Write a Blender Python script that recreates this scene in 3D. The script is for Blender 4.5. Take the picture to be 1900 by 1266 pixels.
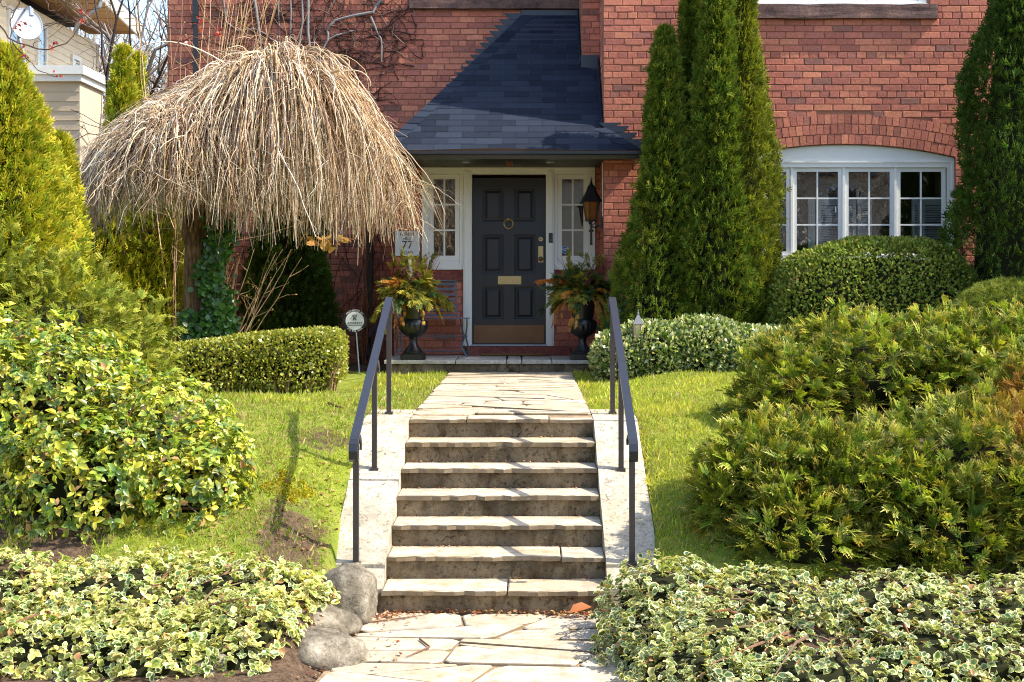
import bpy, bmesh, math, random
import numpy as np
from mathutils import Vector, Matrix
for o in list(bpy.data.objects):
    bpy.data.objects.remove(o, do_unlink=True)
random.seed(7)
rng = np.random.default_rng(11)
R = math.radians
SC = bpy.context.scene
COL = SC.collection
EYE = 2.0

# ------------------------------------------------------------------ camera
cam_d = bpy.data.cameras.new('camera')
cam = bpy.data.objects.new('camera', cam_d)
COL.objects.link(cam)
cam.location = (0, 0, EYE)
cam.rotation_euler = (R(90), 0, 0)
cam_d.sensor_width = 36
cam_d.lens = 2500 / 1900 * 36
cam_d.shift_x = -32 / 1900
cam_d.shift_y = -99 / 1900
cam_d.clip_start = 0.1
cam_d.clip_end = 1000
SC.camera = cam

# ------------------------------------------------------------------ sky, sun, exposure
SUN_ELEV, SUN_AZ = 48.0, 99.5          # azimuth: 90 = from the right, more = from the front right
world = bpy.data.worlds.new('World')
SC.world = world
world.use_nodes = True
world.cycles.sampling_method = 'NONE'      # smooth sky without a sun disc: hemisphere sampling is the quieter choice
wn = world.node_tree
sky = wn.nodes.new('ShaderNodeTexSky')
sky.sky_type = 'NISHITA'
sky.sun_disc = False
sky.sun_elevation = R(SUN_ELEV)
sky.sun_rotation = R(SUN_AZ)
sky.air_density = 1.0
sky.dust_density = 1.6
sky.ozone_density = 1.0
wn.links.new(sky.outputs[0], wn.nodes['Background'].inputs[0])
wn.nodes['Background'].inputs[1].default_value = 0.15
sun_d = bpy.data.lights.new('sun', 'SUN')
sun_d.energy = 3.3
sun_d.angle = R(0.53)
sun_d.color = (1.0, 0.93, 0.80)
sun = bpy.data.objects.new('sun', sun_d)
COL.objects.link(sun)
sv = Vector((math.sin(R(SUN_AZ)) * math.cos(R(SUN_ELEV)), math.cos(R(SUN_AZ)) * math.cos(R(SUN_ELEV)), math.sin(R(SUN_ELEV))))
sun.rotation_euler = sv.to_track_quat('Z', 'Y').to_euler()
sun.location = sv * 30
SC.view_settings.view_transform = 'Standard'
SC.view_settings.look = 'None'
SC.view_settings.exposure = 1.5
SC.view_settings.gamma = 1.0
SC.view_settings.use_curve_mapping = False
SC.cycles.use_denoising = True
SC.cycles.denoising_input_passes = 'RGB_ALBEDO_NORMAL'
SC.cycles.denoising_prefilter = 'NONE'
SC.cycles.use_adaptive_sampling = False
SC.cycles.filter_width = 1.1
SC.cycles.sample_clamp_indirect = 4.0
SC.cycles.max_bounces = 8
SC.cycles.transparent_max_bounces = 12

# ------------------------------------------------------------------ helpers
def PX(px, Y): return (px - 982) * Y / 2500
def PZ(py, Y): return EYE - (py - 534) * Y / 2500
def P(px, py, Y): return (PX(px, Y), Y, PZ(py, Y))

def lin(r, g, b):
    f = lambda c: (c / 255 / 12.92) if c / 255 <= 0.04045 else ((c / 255 + 0.055) / 1.055) ** 2.4
    return (f(r), f(g), f(b))

def link(o, parent=None):
    COL.objects.link(o)
    if parent is not None:
        o.parent = parent
    return o

def tag(o, label=None, cat=None, group=None, kind=None):
    if label: o['label'] = label
    if cat: o['category'] = cat
    if group: o['group'] = group
    if kind: o['kind'] = kind
    return o

def empty(name, loc, label=None, cat=None, group=None, kind=None, rz=0.0):
    o = bpy.data.objects.new(name, None)
    o.empty_display_size = 0.1
    COL.objects.link(o)
    o.location = loc
    o.rotation_euler = (0, 0, rz)
    tag(o, label, cat, group, kind)
    return o

def fast_mesh(name, V, F, C=None):
    """V (n,3), F (m,k) int array with constant k"""
    V = np.asarray(V, dtype=np.float32); F = np.asarray(F, dtype=np.int32)
    me = bpy.data.meshes.new(name)
    me.vertices.add(len(V)); me.vertices.foreach_set('co', V.ravel())
    k = F.shape[1]
    me.loops.add(F.size); me.loops.foreach_set('vertex_index', F.ravel())
    me.polygons.add(len(F)); me.polygons.foreach_set('loop_start', np.arange(0, F.size, k, dtype=np.int32))
    if C is not None:
        C = np.asarray(C, dtype=np.float32)
        a = me.attributes.new('Col', 'FLOAT_COLOR', 'POINT')
        rgba = np.ones((len(V), 4), np.float32); rgba[:, :3] = C
        a.data.foreach_set('color', rgba.ravel())
    me.update(calc_edges=True)
    return me

def mobj(name, me, mat, parent=None, loc=None, smooth=False):
    o = bpy.data.objects.new(name, me)
    if mat is not None and not me.materials:
        me.materials.append(mat)
    if smooth:
        me.polygons.foreach_set('use_smooth', [True] * len(me.polygons))
    COL.objects.link(o)
    if parent is not None:
        o.parent = parent
        if loc is None:                 # geometry given in world space
            o.matrix_parent_inverse = parent_inv(parent)
    if loc is not None:
        o.location = loc
    return o

def world_m(o):
    m = Matrix.LocRotScale(o.location, o.rotation_euler, o.scale)
    if o.parent is not None:
        m = world_m(o.parent) @ o.matrix_parent_inverse @ m
    return m

def parent_inv(p):
    return world_m(p).inverted()

class MB:
    def __init__(s): s.v = []; s.f = []; s.c = []; s.cur = None
    def _push(s, vs, fs):
        b = len(s.v); s.v += [tuple(q) for q in vs]; s.f += [tuple(i + b for i in f) for f in fs]
        if s.cur is not None: s.c += [s.cur] * len(vs)
        return s
    def box(s, x0, x1, y0, y1, z0, z1):
        vs = [(x0, y0, z0), (x1, y0, z0), (x1, y1, z0), (x0, y1, z0), (x0, y0, z1), (x1, y0, z1), (x1, y1, z1), (x0, y1, z1)]
        return s._push(vs, [(0, 3, 2, 1), (4, 5, 6, 7), (0, 1, 5, 4), (1, 2, 6, 5), (2, 3, 7, 6), (3, 0, 4, 7)])
    def cbox(s, x0, x1, y0, y1, z0, z1, b):
        """box with chamfered front (low y) edges"""
        vs = [(x0, y1, z0), (x1, y1, z0), (x1, y1, z1), (x0, y1, z1), (x0, y0 + b, z0), (x1, y0 + b, z0), (x1, y0 + b, z1), (x0, y0 + b, z1),
              (x0 + b, y0, z0 + b), (x1 - b, y0, z0 + b), (x1 - b, y0, z1 - b), (x0 + b, y0, z1 - b)]
        fs = [(0, 3, 2, 1)] + [(i, (i + 1) % 4, 4 + (i + 1) % 4, 4 + i) for i in range(4)] + [(4 + i, 4 + (i + 1) % 4, 8 + (i + 1) % 4, 8 + i) for i in range(4)] + [(8, 9, 10, 11)]
        return s._push(vs, fs)
    def tube(s, pts, rad, n=6, cap=True, flat=None):
        pts = [Vector(p) for p in pts]
        m = len(pts)
        if not hasattr(rad, '__len__'): rad = [rad] * m
        vs = []; fs = []
        t0 = (pts[1] - pts[0]).normalized()
        up = Vector((0, 0, 1)) if abs(t0.z) < 0.9 else Vector((1, 0, 0))
        a = t0.cross(up).normalized()
        for i, p in enumerate(pts):
            t = (pts[min(i + 1, m - 1)] - pts[max(i - 1, 0)]).normalized()
            a = (a - t * a.dot(t)).normalized()
            b = t.cross(a)
            for k in range(n):
                an = 2 * math.pi * k / n
                ra, rb = (rad[i], rad[i]) if flat is None else (rad[i], rad[i] * flat)
                vs.append(p + a * math.cos(an) * ra + b * math.sin(an) * rb)
        for i in range(m - 1):
            for k in range(n):
                fs.append((i * n + k, i * n + (k + 1) % n, (i + 1) * n + (k + 1) % n, (i + 1) * n + k))
        if cap:
            fs.append(tuple(range(n - 1, -1, -1))); fs.append(tuple((m - 1) * n + k for k in range(n)))
        return s._push(vs, fs)
    def sweep_rect(s, pts, w, h):
        """bar of width w (along x) and thickness h swept along pts lying in a YZ plane"""
        pts = [Vector(p) for p in pts]; m = len(pts); vs = []; fs = []
        for i, p in enumerate(pts):
            t = (pts[min(i + 1, m - 1)] - pts[max(i - 1, 0)]).normalized()
            u = Vector((1, 0, 0)); nrm = u.cross(t).normalized()
            for du, dn in ((-.5, -.5), (.5, -.5), (.5, .28), (.32, .5), (-.32, .5), (-.5, .28)):
                vs.append(p + u * du * w + nrm * dn * h)
        n = 6
        for i in range(m - 1):
            for k in range(n):
                fs.append((i * n + k, i * n + (k + 1) % n, (i + 1) * n + (k + 1) % n, (i + 1) * n + k))
        fs.append(tuple(range(n - 1, -1, -1))); fs.append(tuple((m - 1) * n + k for k in range(n)))
        return s._push(vs, fs)
    def lathe(s, prof, c=(0, 0, 0), n=24, flute=None, square=False):
        vs = []; fs = []
        for j, (r, z) in enumerate(prof):
            for k in range(n):
                an = 2 * math.pi * (k + .5) / n
                rr = r
                if flute and flute[0] <= j <= flute[1]:
                    rr = r * (1 + flute[2] * (1 if k % 2 else -1))
                if square: rr = r / max(abs(math.cos(an)), abs(math.sin(an)))
                vs.append((c[0] + rr * math.cos(an), c[1] + rr * math.sin(an), c[2] + z))
        for j in range(len(prof) - 1):
            for k in range(n):
                fs.append((j * n + k, j * n + (k + 1) % n, (j + 1) * n + (k + 1) % n, (j + 1) * n + k))
        fs.append(tuple(range(n - 1, -1, -1))); fs.append(tuple((len(prof) - 1) * n + k for k in range(n)))
        return s._push(vs, fs)
    def prismXZ(s, poly, y0, y1):
        n = len(poly)
        vs = [(x, y0, z) for x, z in poly] + [(x, y1, z) for x, z in poly]
        fs = [tuple(range(n)), tuple(range(2 * n - 1, n - 1, -1))] + [(i, n + i, n + (i + 1) % n, (i + 1) % n) for i in range(n)]
        return s._push(vs, fs)
    def prismXY(s, poly, z0, z1, bev=0.0, top=None):
        n = len(poly); cx = sum(p[0] for p in poly) / n; cy = sum(p[1] for p in poly) / n
        tz = top if top is not None else [z1] * n
        def sh(p, d):
            dx, dy = cx - p[0], cy - p[1]; l = math.hypot(dx, dy) or 1
            return (p[0] + dx / l * d, p[1] + dy / l * d)
        vs = [(p[0], p[1], z0) for p in poly] + [(p[0], p[1], tz[i] - bev) for i, p in enumerate(poly)] + [(*sh(p, bev * 1.4), tz[i]) for i, p in enumerate(poly)]
        fs = [tuple(range(n - 1, -1, -1))] + [(i, (i + 1) % n, n + (i + 1) % n, n + i) for i in range(n)] + [(n + i, n + (i + 1) % n, 2 * n + (i + 1) % n, 2 * n + i) for i in range(n)] + [tuple(range(2 * n, 3 * n))]
        return s._push(vs, fs)
    def torus(s, c, R0, r, ax='y', n=20, m=6, arc=1.0):
        vs = []; fs = []
        for i in range(n):
            a = 2 * math.pi * i / n
            for k in range(m):
                b = 2 * math.pi * k / m
                u = (R0 + r * math.cos(b)) * math.cos(a); v = (R0 + r * math.cos(b)) * math.sin(a); w = r * math.sin(b)
                vs.append((c[0] + u, c[1] + w, c[2] + v) if ax == 'y' else (c[0] + u, c[1] + v, c[2] + w))
        for i in range(n):
            for k in range(m):
                fs.append((i * m + k, i * m + (k + 1) % m, ((i + 1) % n) * m + (k + 1) % m, ((i + 1) % n) * m + k))
        return s._push(vs, fs)
    def disc(s, c, r, y0, y1, n=24):
        """cylinder with its axis along y"""
        return s.prismXZ([(c[0] + r * math.cos(2 * math.pi * k / n), c[1] + r * math.sin(2 * math.pi * k / n)) for k in range(n)], y0, y1)
    def ball(s, c, r, n=8, m=6, sz=(1, 1, 1)):
        vs = []; fs = []
        for j in range(m + 1):
            th = math.pi * j / m
            for k in range(n):
                ph = 2 * math.pi * k / n
                vs.append((c[0] + sz[0] * r * math.sin(th) * math.cos(ph), c[1] + sz[1] * r * math.sin(th) * math.sin(ph), c[2] + sz[2] * r * math.cos(th)))
        for j in range(m):
            for k in range(n):
                fs.append((j * n + k, (j + 1) * n + k, (j + 1) * n + (k + 1) % n, j * n + (k + 1) % n))
        return s._push(vs, fs)
    def super(s, c, r, p=3.2, n=20, m=12):
        vs = []; fs = []
        for j in range(m + 1):
            th = math.pi * j / m
            for k in range(n):
                ph = 2 * math.pi * k / n; d = (math.sin(th) * math.cos(ph), math.sin(th) * math.sin(ph), math.cos(th))
                q = sum(abs(a) ** p for a in d) ** (1 / p); vs.append(tuple(c[i] + r[i] * d[i] / q for i in range(3)))
        for j in range(m):
            for k in range(n): fs.append((j * n + k, (j + 1) * n + k, (j + 1) * n + (k + 1) % n, j * n + (k + 1) % n))
        return s._push(vs, fs)
    def mesh(s, name):
        me = bpy.data.meshes.new(name)
        me.from_pydata(s.v, [], s.f)
        if s.c:
            a = me.attributes.new('Col', 'FLOAT_COLOR', 'POINT')
            a.data.foreach_set('color', np.concatenate([np.array(s.c, np.float32), np.ones((len(s.c), 1), np.float32)], 1).ravel())
        me.update()
        return me
    def build(s, name, mat, parent=None, smooth=False):
        me = s.mesh(name)
        o = mobj(name, me, mat, parent, smooth=smooth)
        if smooth and len(me.polygons) < 20000:
            try: me.set_sharp_from_angle(angle=R(40))
            except Exception: pass
        return o

def rough(o, levels=3, amp=0.01, scale=6.0, seed=0, cuts=4):
    """subdivide a mesh and push its vertices about, for broken stone"""
    me = o.data
    bm = bmesh.new(); bm.from_mesh(me)
    bmesh.ops.subdivide_edges(bm, edges=[e for e in bm.edges if e.calc_length() > 0.05], cuts=cuts, use_grid_fill=True)
    bm.normal_update()
    from mathutils import noise
    for v in bm.verts:
        q = v.co * scale + Vector((seed, seed * 2.3, 0))
        d = noise.noise(q) + 0.5 * noise.noise(q * 2.3) + 0.25 * noise.noise(q * 5.1)
        v.co += v.normal * d * amp
    bm.to_mesh(me); bm.free(); me.update()
    return o

# ------------------------------------------------------------------ materials
class NT:
    def __init__(s, name):
        s.m = bpy.data.materials.new(name); s.m.use_nodes = True
        s.t = s.m.node_tree; s.n = s.t.nodes
        s.b = s.n['Principled BSDF']; s.out = s.n['Material Output']
    def new(s, typ, **kw):
        nd = s.n.new(typ)
        for k, v in kw.items():
            if k in nd.inputs: s.set(nd.inputs[k], v)
            else: setattr(nd, k, v)
        return nd
    def set(s, sock, v):
        if hasattr(v, 'is_output') or isinstance(v, bpy.types.NodeSocket): s.t.links.new(v, sock)
        elif isinstance(v, tuple) and len(v) == 3 and sock.type == 'RGBA': sock.default_value = (*v, 1)
        else: sock.default_value = v
    def pos(s):
        return s.new('ShaderNodeNewGeometry').outputs['Position']
    def objc(s):
        return s.new('ShaderNodeTexCoord').outputs['Object']
    def noise(s, vec, scale, detail=5, rough=.6, stretch=None):
        if stretch:
            mp = s.new('ShaderNodeMapping'); s.set(mp.inputs['Vector'], vec); mp.inputs['Scale'].default_value = stretch; vec = mp.outputs[0]
        nd = s.new('ShaderNodeTexNoise'); s.set(nd.inputs['Vector'], vec)
        nd.inputs['Scale'].default_value = scale; nd.inputs['Detail'].default_value = detail; nd.inputs['Roughness'].default_value = rough
        return nd.outputs['Fac']
    def ramp(s, fac, stops):
        nd = s.new('ShaderNodeValToRGB'); s.set(nd.inputs[0], fac)
        e = nd.color_ramp.elements
        while len(e) < len(stops): e.new(.5)
        for i, (p, c) in enumerate(stops):
            e[i].position = p; e[i].color = (*c, 1) if len(c) == 3 else c
        return nd.outputs[0]
    def mix(s, fac, a, b, blend='MIX'):
        nd = s.new('ShaderNodeMix', data_type='RGBA', blend_type=blend)
        s.set(nd.inputs[0], fac); s.set(nd.inputs[6], a); s.set(nd.inputs[7], b)
        return nd.outputs[2]
    def math(s, op, a, b=0.0):
        nd = s.new('ShaderNodeMath', operation=op); s.set(nd.inputs[0], a); s.set(nd.inputs[1], b)
        return nd.outputs[0]
    def bump(s, h, strength=.4, dist=.01):
        nd = s.new('ShaderNodeBump'); nd.inputs['Strength'].default_value = strength; nd.inputs['Distance'].default_value = dist
        s.set(nd.inputs['Height'], h); s.t.links.new(nd.outputs[0], s.b.inputs['Normal'])
    def fin(s, col=None, rough=.6, metal=0.0, spec=.5):
        if col is not None: s.set(s.b.inputs['Base Color'], col)
        s.set(s.b.inputs['Roughness'], rough); s.b.inputs['Metallic'].default_value = metal
        s.b.inputs['Specular IOR Level'].default_value = spec
        return s.m

G3 = lambda v: (v, v, v)
M = {}

def m_plain(name, col, rough=.5, metal=0.0, spec=.5, var=.12, scale=14, bump=.0, bscale=60):
    t = NT(name); p = t.pos()
    n = t.noise(p, scale, 6)
    c = t.mix(n, tuple(x * (1 - var * 1.6) for x in col), tuple(min(1, x * (1 + var)) for x in col))
    rr = t.math('ADD', t.math('MULTIPLY', t.noise(p, scale * 2.3, 4), .18), rough - .09)
    if bump: t.bump(t.noise(p, bscale, 5), bump, .004)
    M[name] = t.fin(c, rr, metal, spec)
    return M[name]

def m_leaf(name, rough=.45, trans=.3, spec=.4, gain=1.35):
    t = NT(name)
    a = t.new('ShaderNodeAttribute', attribute_name='Col').outputs['Color']
    t.fin(a, rough, 0, spec)
    tl = t.new('ShaderNodeBsdfTranslucent')
    g = t.mix(1.0, a, (gain, gain * 1.02, gain * .62), 'MULTIPLY')
    t.set(tl.inputs['Color'], g)
    mx = t.new('ShaderNodeMixShader'); mx.inputs[0].default_value = trans
    t.t.links.new(t.b.outputs[0], mx.inputs[1]); t.t.links.new(tl.outputs[0], mx.inputs[2])
    t.t.links.new(mx.outputs[0], t.out.inputs[0])
    M[name] = t.m
    return t.m

m_leaf('leaf', .33, .30, .6)
m_leaf('frond', .7, .26, .12)
m_leaf('grass', .55, .35, .3)
def m_attr(name, rough=.7, spec=.3, nscale=40, nvar=.35, bump=.3, bdist=.004):
    t = NT(name); p = t.pos()
    a = t.new('ShaderNodeAttribute', attribute_name='Col').outputs['Color']
    n = t.noise(p, nscale, 6, .65)
    k = t.ramp(n, [(.25, G3(1 - nvar)), (.75, G3(1 + nvar * .5))])
    if bump: t.bump(n, bump, bdist)
    M[name] = t.fin(t.mix(1.0, a, k, 'MULTIPLY'), rough, 0, spec)
    return t.m
m_attr('twig', .75, .2, 60, .3, .3)
m_attr('brick', .88, .2, 34, .32, .5, .006)

def m_mortar():
    t = NT('mortar'); p = t.pos()
    n = t.noise(p, 3.0, 6, .6)
    c = t.ramp(n, [(.3, lin(126, 86, 70)), (.5, lin(152, 108, 88)), (.72, lin(138, 90, 72))])
    t.bump(t.noise(p, 90, 5), .5, .004)
    M['mortar'] = t.fin(c, .92, 0, .2)
m_mortar()

def m_bark():
    t = NT('bark'); p = t.objc()
    w = t.noise(p, 26, 6, .6, (1, 1, .22))
    c = t.ramp(w, [(.32, lin(58, 40, 26)), (.48, lin(120, 90, 60)), (.7, lin(172, 138, 100))])
    t.bump(w, 1.0, .03)
    M['bark'] = t.fin(c, .9, 0, .2)
m_bark()

def m_concrete(name, a, b, c, stain):
    t = NT(name); p = t.pos()
    n1 = t.noise(p, 2.6, 8, .65); n2 = t.noise(p, 30, 6, .7); n3 = t.noise(p, 7, 7, .6, (1, 1, .5)); n4 = t.noise(p, 160, 3, .6)
    col = t.ramp(n1, [(.3, a), (.52, b), (.72, c)])
    col = t.mix(t.ramp(n3, [(.48, G3(0)), (.66, G3(1))]), col, stain)
    col = t.mix(t.ramp(n2, [(.53, G3(0)), (.66, G3(.85))]), col, tuple(x * .35 for x in stain))
    col = t.mix(t.ramp(t.noise(p, 1.1, 8, .7), [(.5, G3(0)), (.68, G3(.7))]), col, tuple(x * .5 for x in a))
    vo = t.new('ShaderNodeTexVoronoi', feature='DISTANCE_TO_EDGE'); vo.inputs['Scale'].default_value = 2.3
    wp = t.new('ShaderNodeVectorMath', operation='ADD'); t.set(wp.inputs[0], p); wn_ = t.new('ShaderNodeTexNoise'); wn_.inputs['Scale'].default_value = 6; t.set(wn_.inputs['Vector'], p)
    sc_ = t.new('ShaderNodeVectorMath', operation='SCALE'); t.set(sc_.inputs[0], wn_.outputs['Color']); sc_.inputs['Scale'].default_value = .35; t.set(wp.inputs[1], sc_.outputs[0]); t.set(vo.inputs['Vector'], wp.outputs[0])
    crk = t.math('MULTIPLY', t.ramp(vo.outputs['Distance'], [(.004, G3(1)), (.014, G3(0))]), t.ramp(t.noise(p, 3.1, 3), [(.5, G3(0)), (.58, G3(.8))]))
    col = t.mix(crk, col, tuple(x * .25 for x in a))
    col = t.mix(.35, col, t.ramp(n4, [(.3, G3(.02)), (.7, G3(.6))]), 'OVERLAY')
    t.bump(t.math('ADD', n2, t.math('MULTIPLY', n4, .6)), .6, .006)
    M[name] = t.fin(col, .9, 0, .25)
m_concrete('riser_concrete', lin(104, 92, 72), lin(142, 126, 100), lin(172, 152, 118), lin(80, 64, 44))
m_concrete('cheek_concrete', lin(172, 160, 138), lin(200, 190, 170), lin(150, 136, 112), lin(176, 164, 140))

def m_flag(name, stops, spots=.5):
    t = NT(name); p = t.pos()
    rnd = t.new('ShaderNodeObjectInfo').outputs['Random']
    n1 = t.noise(p, 3.4, 8, .62, (1, 1.7, 1)); n2 = t.noise(p, 38, 6, .7); n3 = t.noise(p, 9, 6, .6)
    col = t.ramp(t.math('ADD', t.math('MULTIPLY', n1, .8), t.math('MULTIPLY', rnd, .22)), stops)
    col = t.mix(t.ramp(n2, [(.53, G3(0)), (.66, G3(spots))]), col, lin(92, 78, 60))
    col = t.mix(t.ramp(n3, [(.46, G3(0)), (.68, G3(.75))]), col, lin(142, 124, 98))
    col = t.mix(t.ramp(t.noise(p, 1.7, 5, .6), [(.45, G3(0)), (.7, G3(.6))]), col, lin(150, 142, 130))
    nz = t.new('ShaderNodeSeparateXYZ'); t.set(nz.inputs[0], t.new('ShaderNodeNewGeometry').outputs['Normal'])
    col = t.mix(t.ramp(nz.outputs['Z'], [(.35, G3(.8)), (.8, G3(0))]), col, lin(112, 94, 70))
    t.bump(t.math('ADD', t.math('MULTIPLY', n1, 2.0), n2), .5, .006)
    M[name] = t.fin(col, .85, 0, .25)
m_flag('flagstone', [(.25, lin(156, 145, 126)), (.45, lin(194, 183, 163)), (.6, lin(178, 160, 131)), (.78, lin(182, 174, 160))])

def m_stone(name, cols, rgh=.9, sc=5, bump=.6):
    t = NT(name); p = t.pos()
    n1 = t.noise(p, sc, 8, .65); n2 = t.noise(p, sc * 9, 6, .7)
    col = t.ramp(n1, [(.28, cols[0]), (.5, cols[1]), (.72, cols[2])])
    col = t.mix(.5, col, t.ramp(n2, [(.3, G3(.1)), (.7, G3(.9))]), 'OVERLAY')
    t.bump(t.math('ADD', n1, t.math('MULTIPLY', n2, .5)), bump, .012)
    M[name] = t.fin(col, rgh, 0, .2)
m_stone('sill_stone', [lin(70, 54, 52), lin(104, 82, 76), lin(128, 96, 84)])
m_stone('red_stone', [lin(96, 54, 50), lin(126, 72, 64), lin(140, 86, 74)])
m_stone('boulder', [lin(52, 46, 38), lin(112, 104, 90), lin(160, 152, 136)], sc=7, bump=1.0)
m_stone('porch_stone', [lin(150, 144, 134), lin(178, 172, 160), lin(196, 186, 164)], sc=3, bump=.4)
m_stone('gravel_joint', [lin(104, 86, 66), lin(142, 120, 94), lin(160, 138, 110)], sc=12)

def m_ground():
    t = NT('ground'); p = t.pos()
    n1 = t.noise(p, 1.3, 7, .6); n2 = t.noise(p, 9, 7, .7); n3 = t.noise(p, 60, 5, .7)
    g = t.ramp(n2, [(.3, lin(74, 92, 30)), (.5, lin(122, 134, 46)), (.72, lin(150, 142, 76))])
    soil = t.mix(.55, t.ramp(n3, [(.3, lin(44, 33, 25)), (.5, lin(84, 66, 52)), (.72, lin(132, 112, 92))]), t.ramp(t.noise(p, 22, 6, .7), [(.35, lin(40, 30, 22)), (.65, lin(120, 98, 78))]))
    at = t.new('ShaderNodeAttribute', attribute_name='Col').outputs['Fac']
    f = t.math('ADD', at, t.math('MULTIPLY', t.math('SUBTRACT', n2, .5), 1.1))
    f = t.ramp(f, [(.42, G3(0)), (.56, G3(1))])
    c = t.mix(f, g, soil)
    t.bump(t.math('ADD', n2, n3), .8, .02)
    M['ground'] = t.fin(c, .95, 0, .15)
m_ground()

def m_shingle():
    t = NT('shingle'); p = t.pos()
    rnd = t.new('ShaderNodeObjectInfo').outputs['Random']
    n = t.noise(p, 220, 3, .7); n2 = t.noise(p, 14, 5, .6)
    c = t.ramp(rnd, [(0, lin(30, 36, 48)), (.35, lin(37, 44, 57)), (.7, lin(46, 53, 66)), (1, lin(27, 33, 45))])
    c = t.mix(.5, c, t.ramp(n, [(.3, G3(.12)), (.7, G3(.85))]), 'OVERLAY')
    c = t.mix(t.ramp(n2, [(.45, G3(0)), (.8, G3(.35))]), c, lin(44, 48, 56))
    t.bump(n, .6, .003)
    M['shingle'] = t.fin(c, .95, 0, .12)
m_shingle()

m_plain('flashing', lin(34, 42, 56), .38, 0, .5, .2, 8)
m_plain('gutter_black', lin(34, 35, 38), .35, 0, .5, .15, 6)
m_plain('soffit_dark', lin(44, 44, 46), .5, 0, .4, .1)
m_plain('door_paint', lin(33, 34, 39), .38, 0, .5, .12, 9, .05, 120)
m_plain('white_paint', lin(228, 226, 218), .45, 0, .45, .06, 5, .04, 80)
m_plain('brass', lin(188, 166, 120), .36, .9, .5, .2, 30)
m_plain('bronze_plate', lin(120, 88, 62), .45, .6, .5, .25, 7)
m_plain('black_iron', lin(30, 31, 34), .38, 0, .5, .2, 20, .15, 90)
m_plain('rail_paint', lin(40, 42, 48), .3, 0, .55, .2, 16, .1, 120)
m_plain('post_paint', lin(58, 52, 50), .5, 0, .45, .25, 16, .15, 90)
def m_chip(name, col, rgh, chip, thr):
    t = NT(name); p = t.pos()
    n = t.noise(p, 16, 6); n2 = t.noise(p, 120, 4, .7); n3 = t.noise(p, 6, 4)
    c = t.mix(n, tuple(x * .75 for x in col), tuple(x * 1.25 for x in col))
    f = t.math('MULTIPLY', t.ramp(n2, [(thr, G3(0)), (thr + .03, G3(1))]), t.ramp(n3, [(.45, G3(.15)), (.62, G3(1))]))
    c = t.mix(f, c, chip); t.bump(t.math('SUBTRACT', n, f), .3, .002)
    M[name] = t.fin(c, t.math('ADD', t.math('MULTIPLY', f, .4), rgh), 0, .5)
m_chip('rail_paint', lin(40, 42, 48), .28, lin(150, 142, 136), .66)
m_chip('post_paint', lin(58, 53, 51), .45, lin(128, 92, 68), .62)
m_plain('bench_paint', lin(96, 106, 120), .45, 0, .45, .2, 20)
m_plain('urn_black', lin(28, 29, 31), .34, 0, .55, .2, 16, .08, 60)
m_plain('mat_brown', lin(120, 86, 56), .95, 0, .1, .25, 50, .4, 200)
m_plain('sign_white', lin(212, 214, 214), .4, 0, .4, .05)
m_plain('sign_dark', lin(40, 46, 54), .4, 0, .4, .08)
m_plain('letter_black', lin(24, 22, 22), .5)
m_plain('letter_white', lin(235, 235, 235), .5, var=.02)
m_plain('sticker_blue', lin(28, 88, 168), .35, var=.05)
m_plain('galvanised', lin(168, 174, 184), .4, .5, .5, .12)
m_plain('grey_plastic', lin(96, 106, 124), .5, var=.1)
m_plain('lamp_amber', lin(128, 74, 26), .25, var=.3, scale=10)
m_plain('path_lamp_metal', lin(110, 112, 116), .5, .2)
m_plain('path_lamp_glass', lin(186, 170, 130), .3, var=.2)
m_plain('siding_cream', lin(226, 214, 188), .75, 0, .3, .06, 3)
m_plain('siding_beige', lin(188, 172, 148), .8, 0, .3, .06, 3)
m_plain('soffit_wood', lin(176, 142, 96), .7, 0, .3, .12, 4)
m_plain('dish_grey', lin(168, 172, 180), .4, var=.04)
m_plain('dish_mark', lin(232, 234, 238), .4, var=.02)
m_plain('roof_dark', lin(66, 68, 74), .8)
m_plain('room_wall', lin(150, 112, 74), .8)
m_plain('shutter_white', lin(232, 232, 230), .5, var=.04)
m_plain('curtain', lin(120, 104, 84), .9)
m_plain('candle', lin(232, 226, 210), .5, var=.05)
m_plain('ribbon', lin(216, 214, 220), .4, var=.05)
m_plain('core_dark', lin(38, 40, 22), .95, 0, .1, .3, 12)  # foliage cores: dark twig tone with the shade of the gaps painted in

def m_glass():
    t = NT('glass')
    gl = t.new('ShaderNodeBsdfGlossy'); gl.inputs['Roughness'].default_value = .015; gl.inputs['Color'].default_value = (.9, .95, 1, 1)
    p = t.pos(); bp = t.new('ShaderNodeBump'); bp.inputs['Strength'].default_value = .05; bp.inputs['Distance'].default_value = .02
    t.set(bp.inputs['Height'], t.noise(p, 5, 2)); t.t.links.new(bp.outputs[0], gl.inputs['Normal'])
    tr = t.new('ShaderNodeBsdfTransparent'); tr.inputs['Color'].default_value = (.86, .88, .88, 1)
    fr = t.new('ShaderNodeFresnel'); fr.inputs['IOR'].default_value = 1.5
    k = t.math('ADD', t.math('MULTIPLY', fr.outputs[0], 2.6), .02)
    mx = t.new('ShaderNodeMixShader'); t.set(mx.inputs[0], k)
    t.t.links.new(tr.outputs[0], mx.inputs[1]); t.t.links.new(gl.outputs[0], mx.inputs[2])
    t.t.links.new(mx.outputs[0], t.out.inputs[0])
    M['glass'] = t.m
m_glass()

def m_birch():
    t = NT('birch'); p = t.objc()
    n = t.noise(p, 40, 4, .6, (.3, .3, 1.6))
    c = t.ramp(n, [(.3, lin(120, 110, 100)), (.42, lin(224, 220, 214)), (.62, lin(232, 228, 222)), (.72, lin(70, 62, 56))])
    M['birch'] = t.fin(c, .7)
m_birch()

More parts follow.
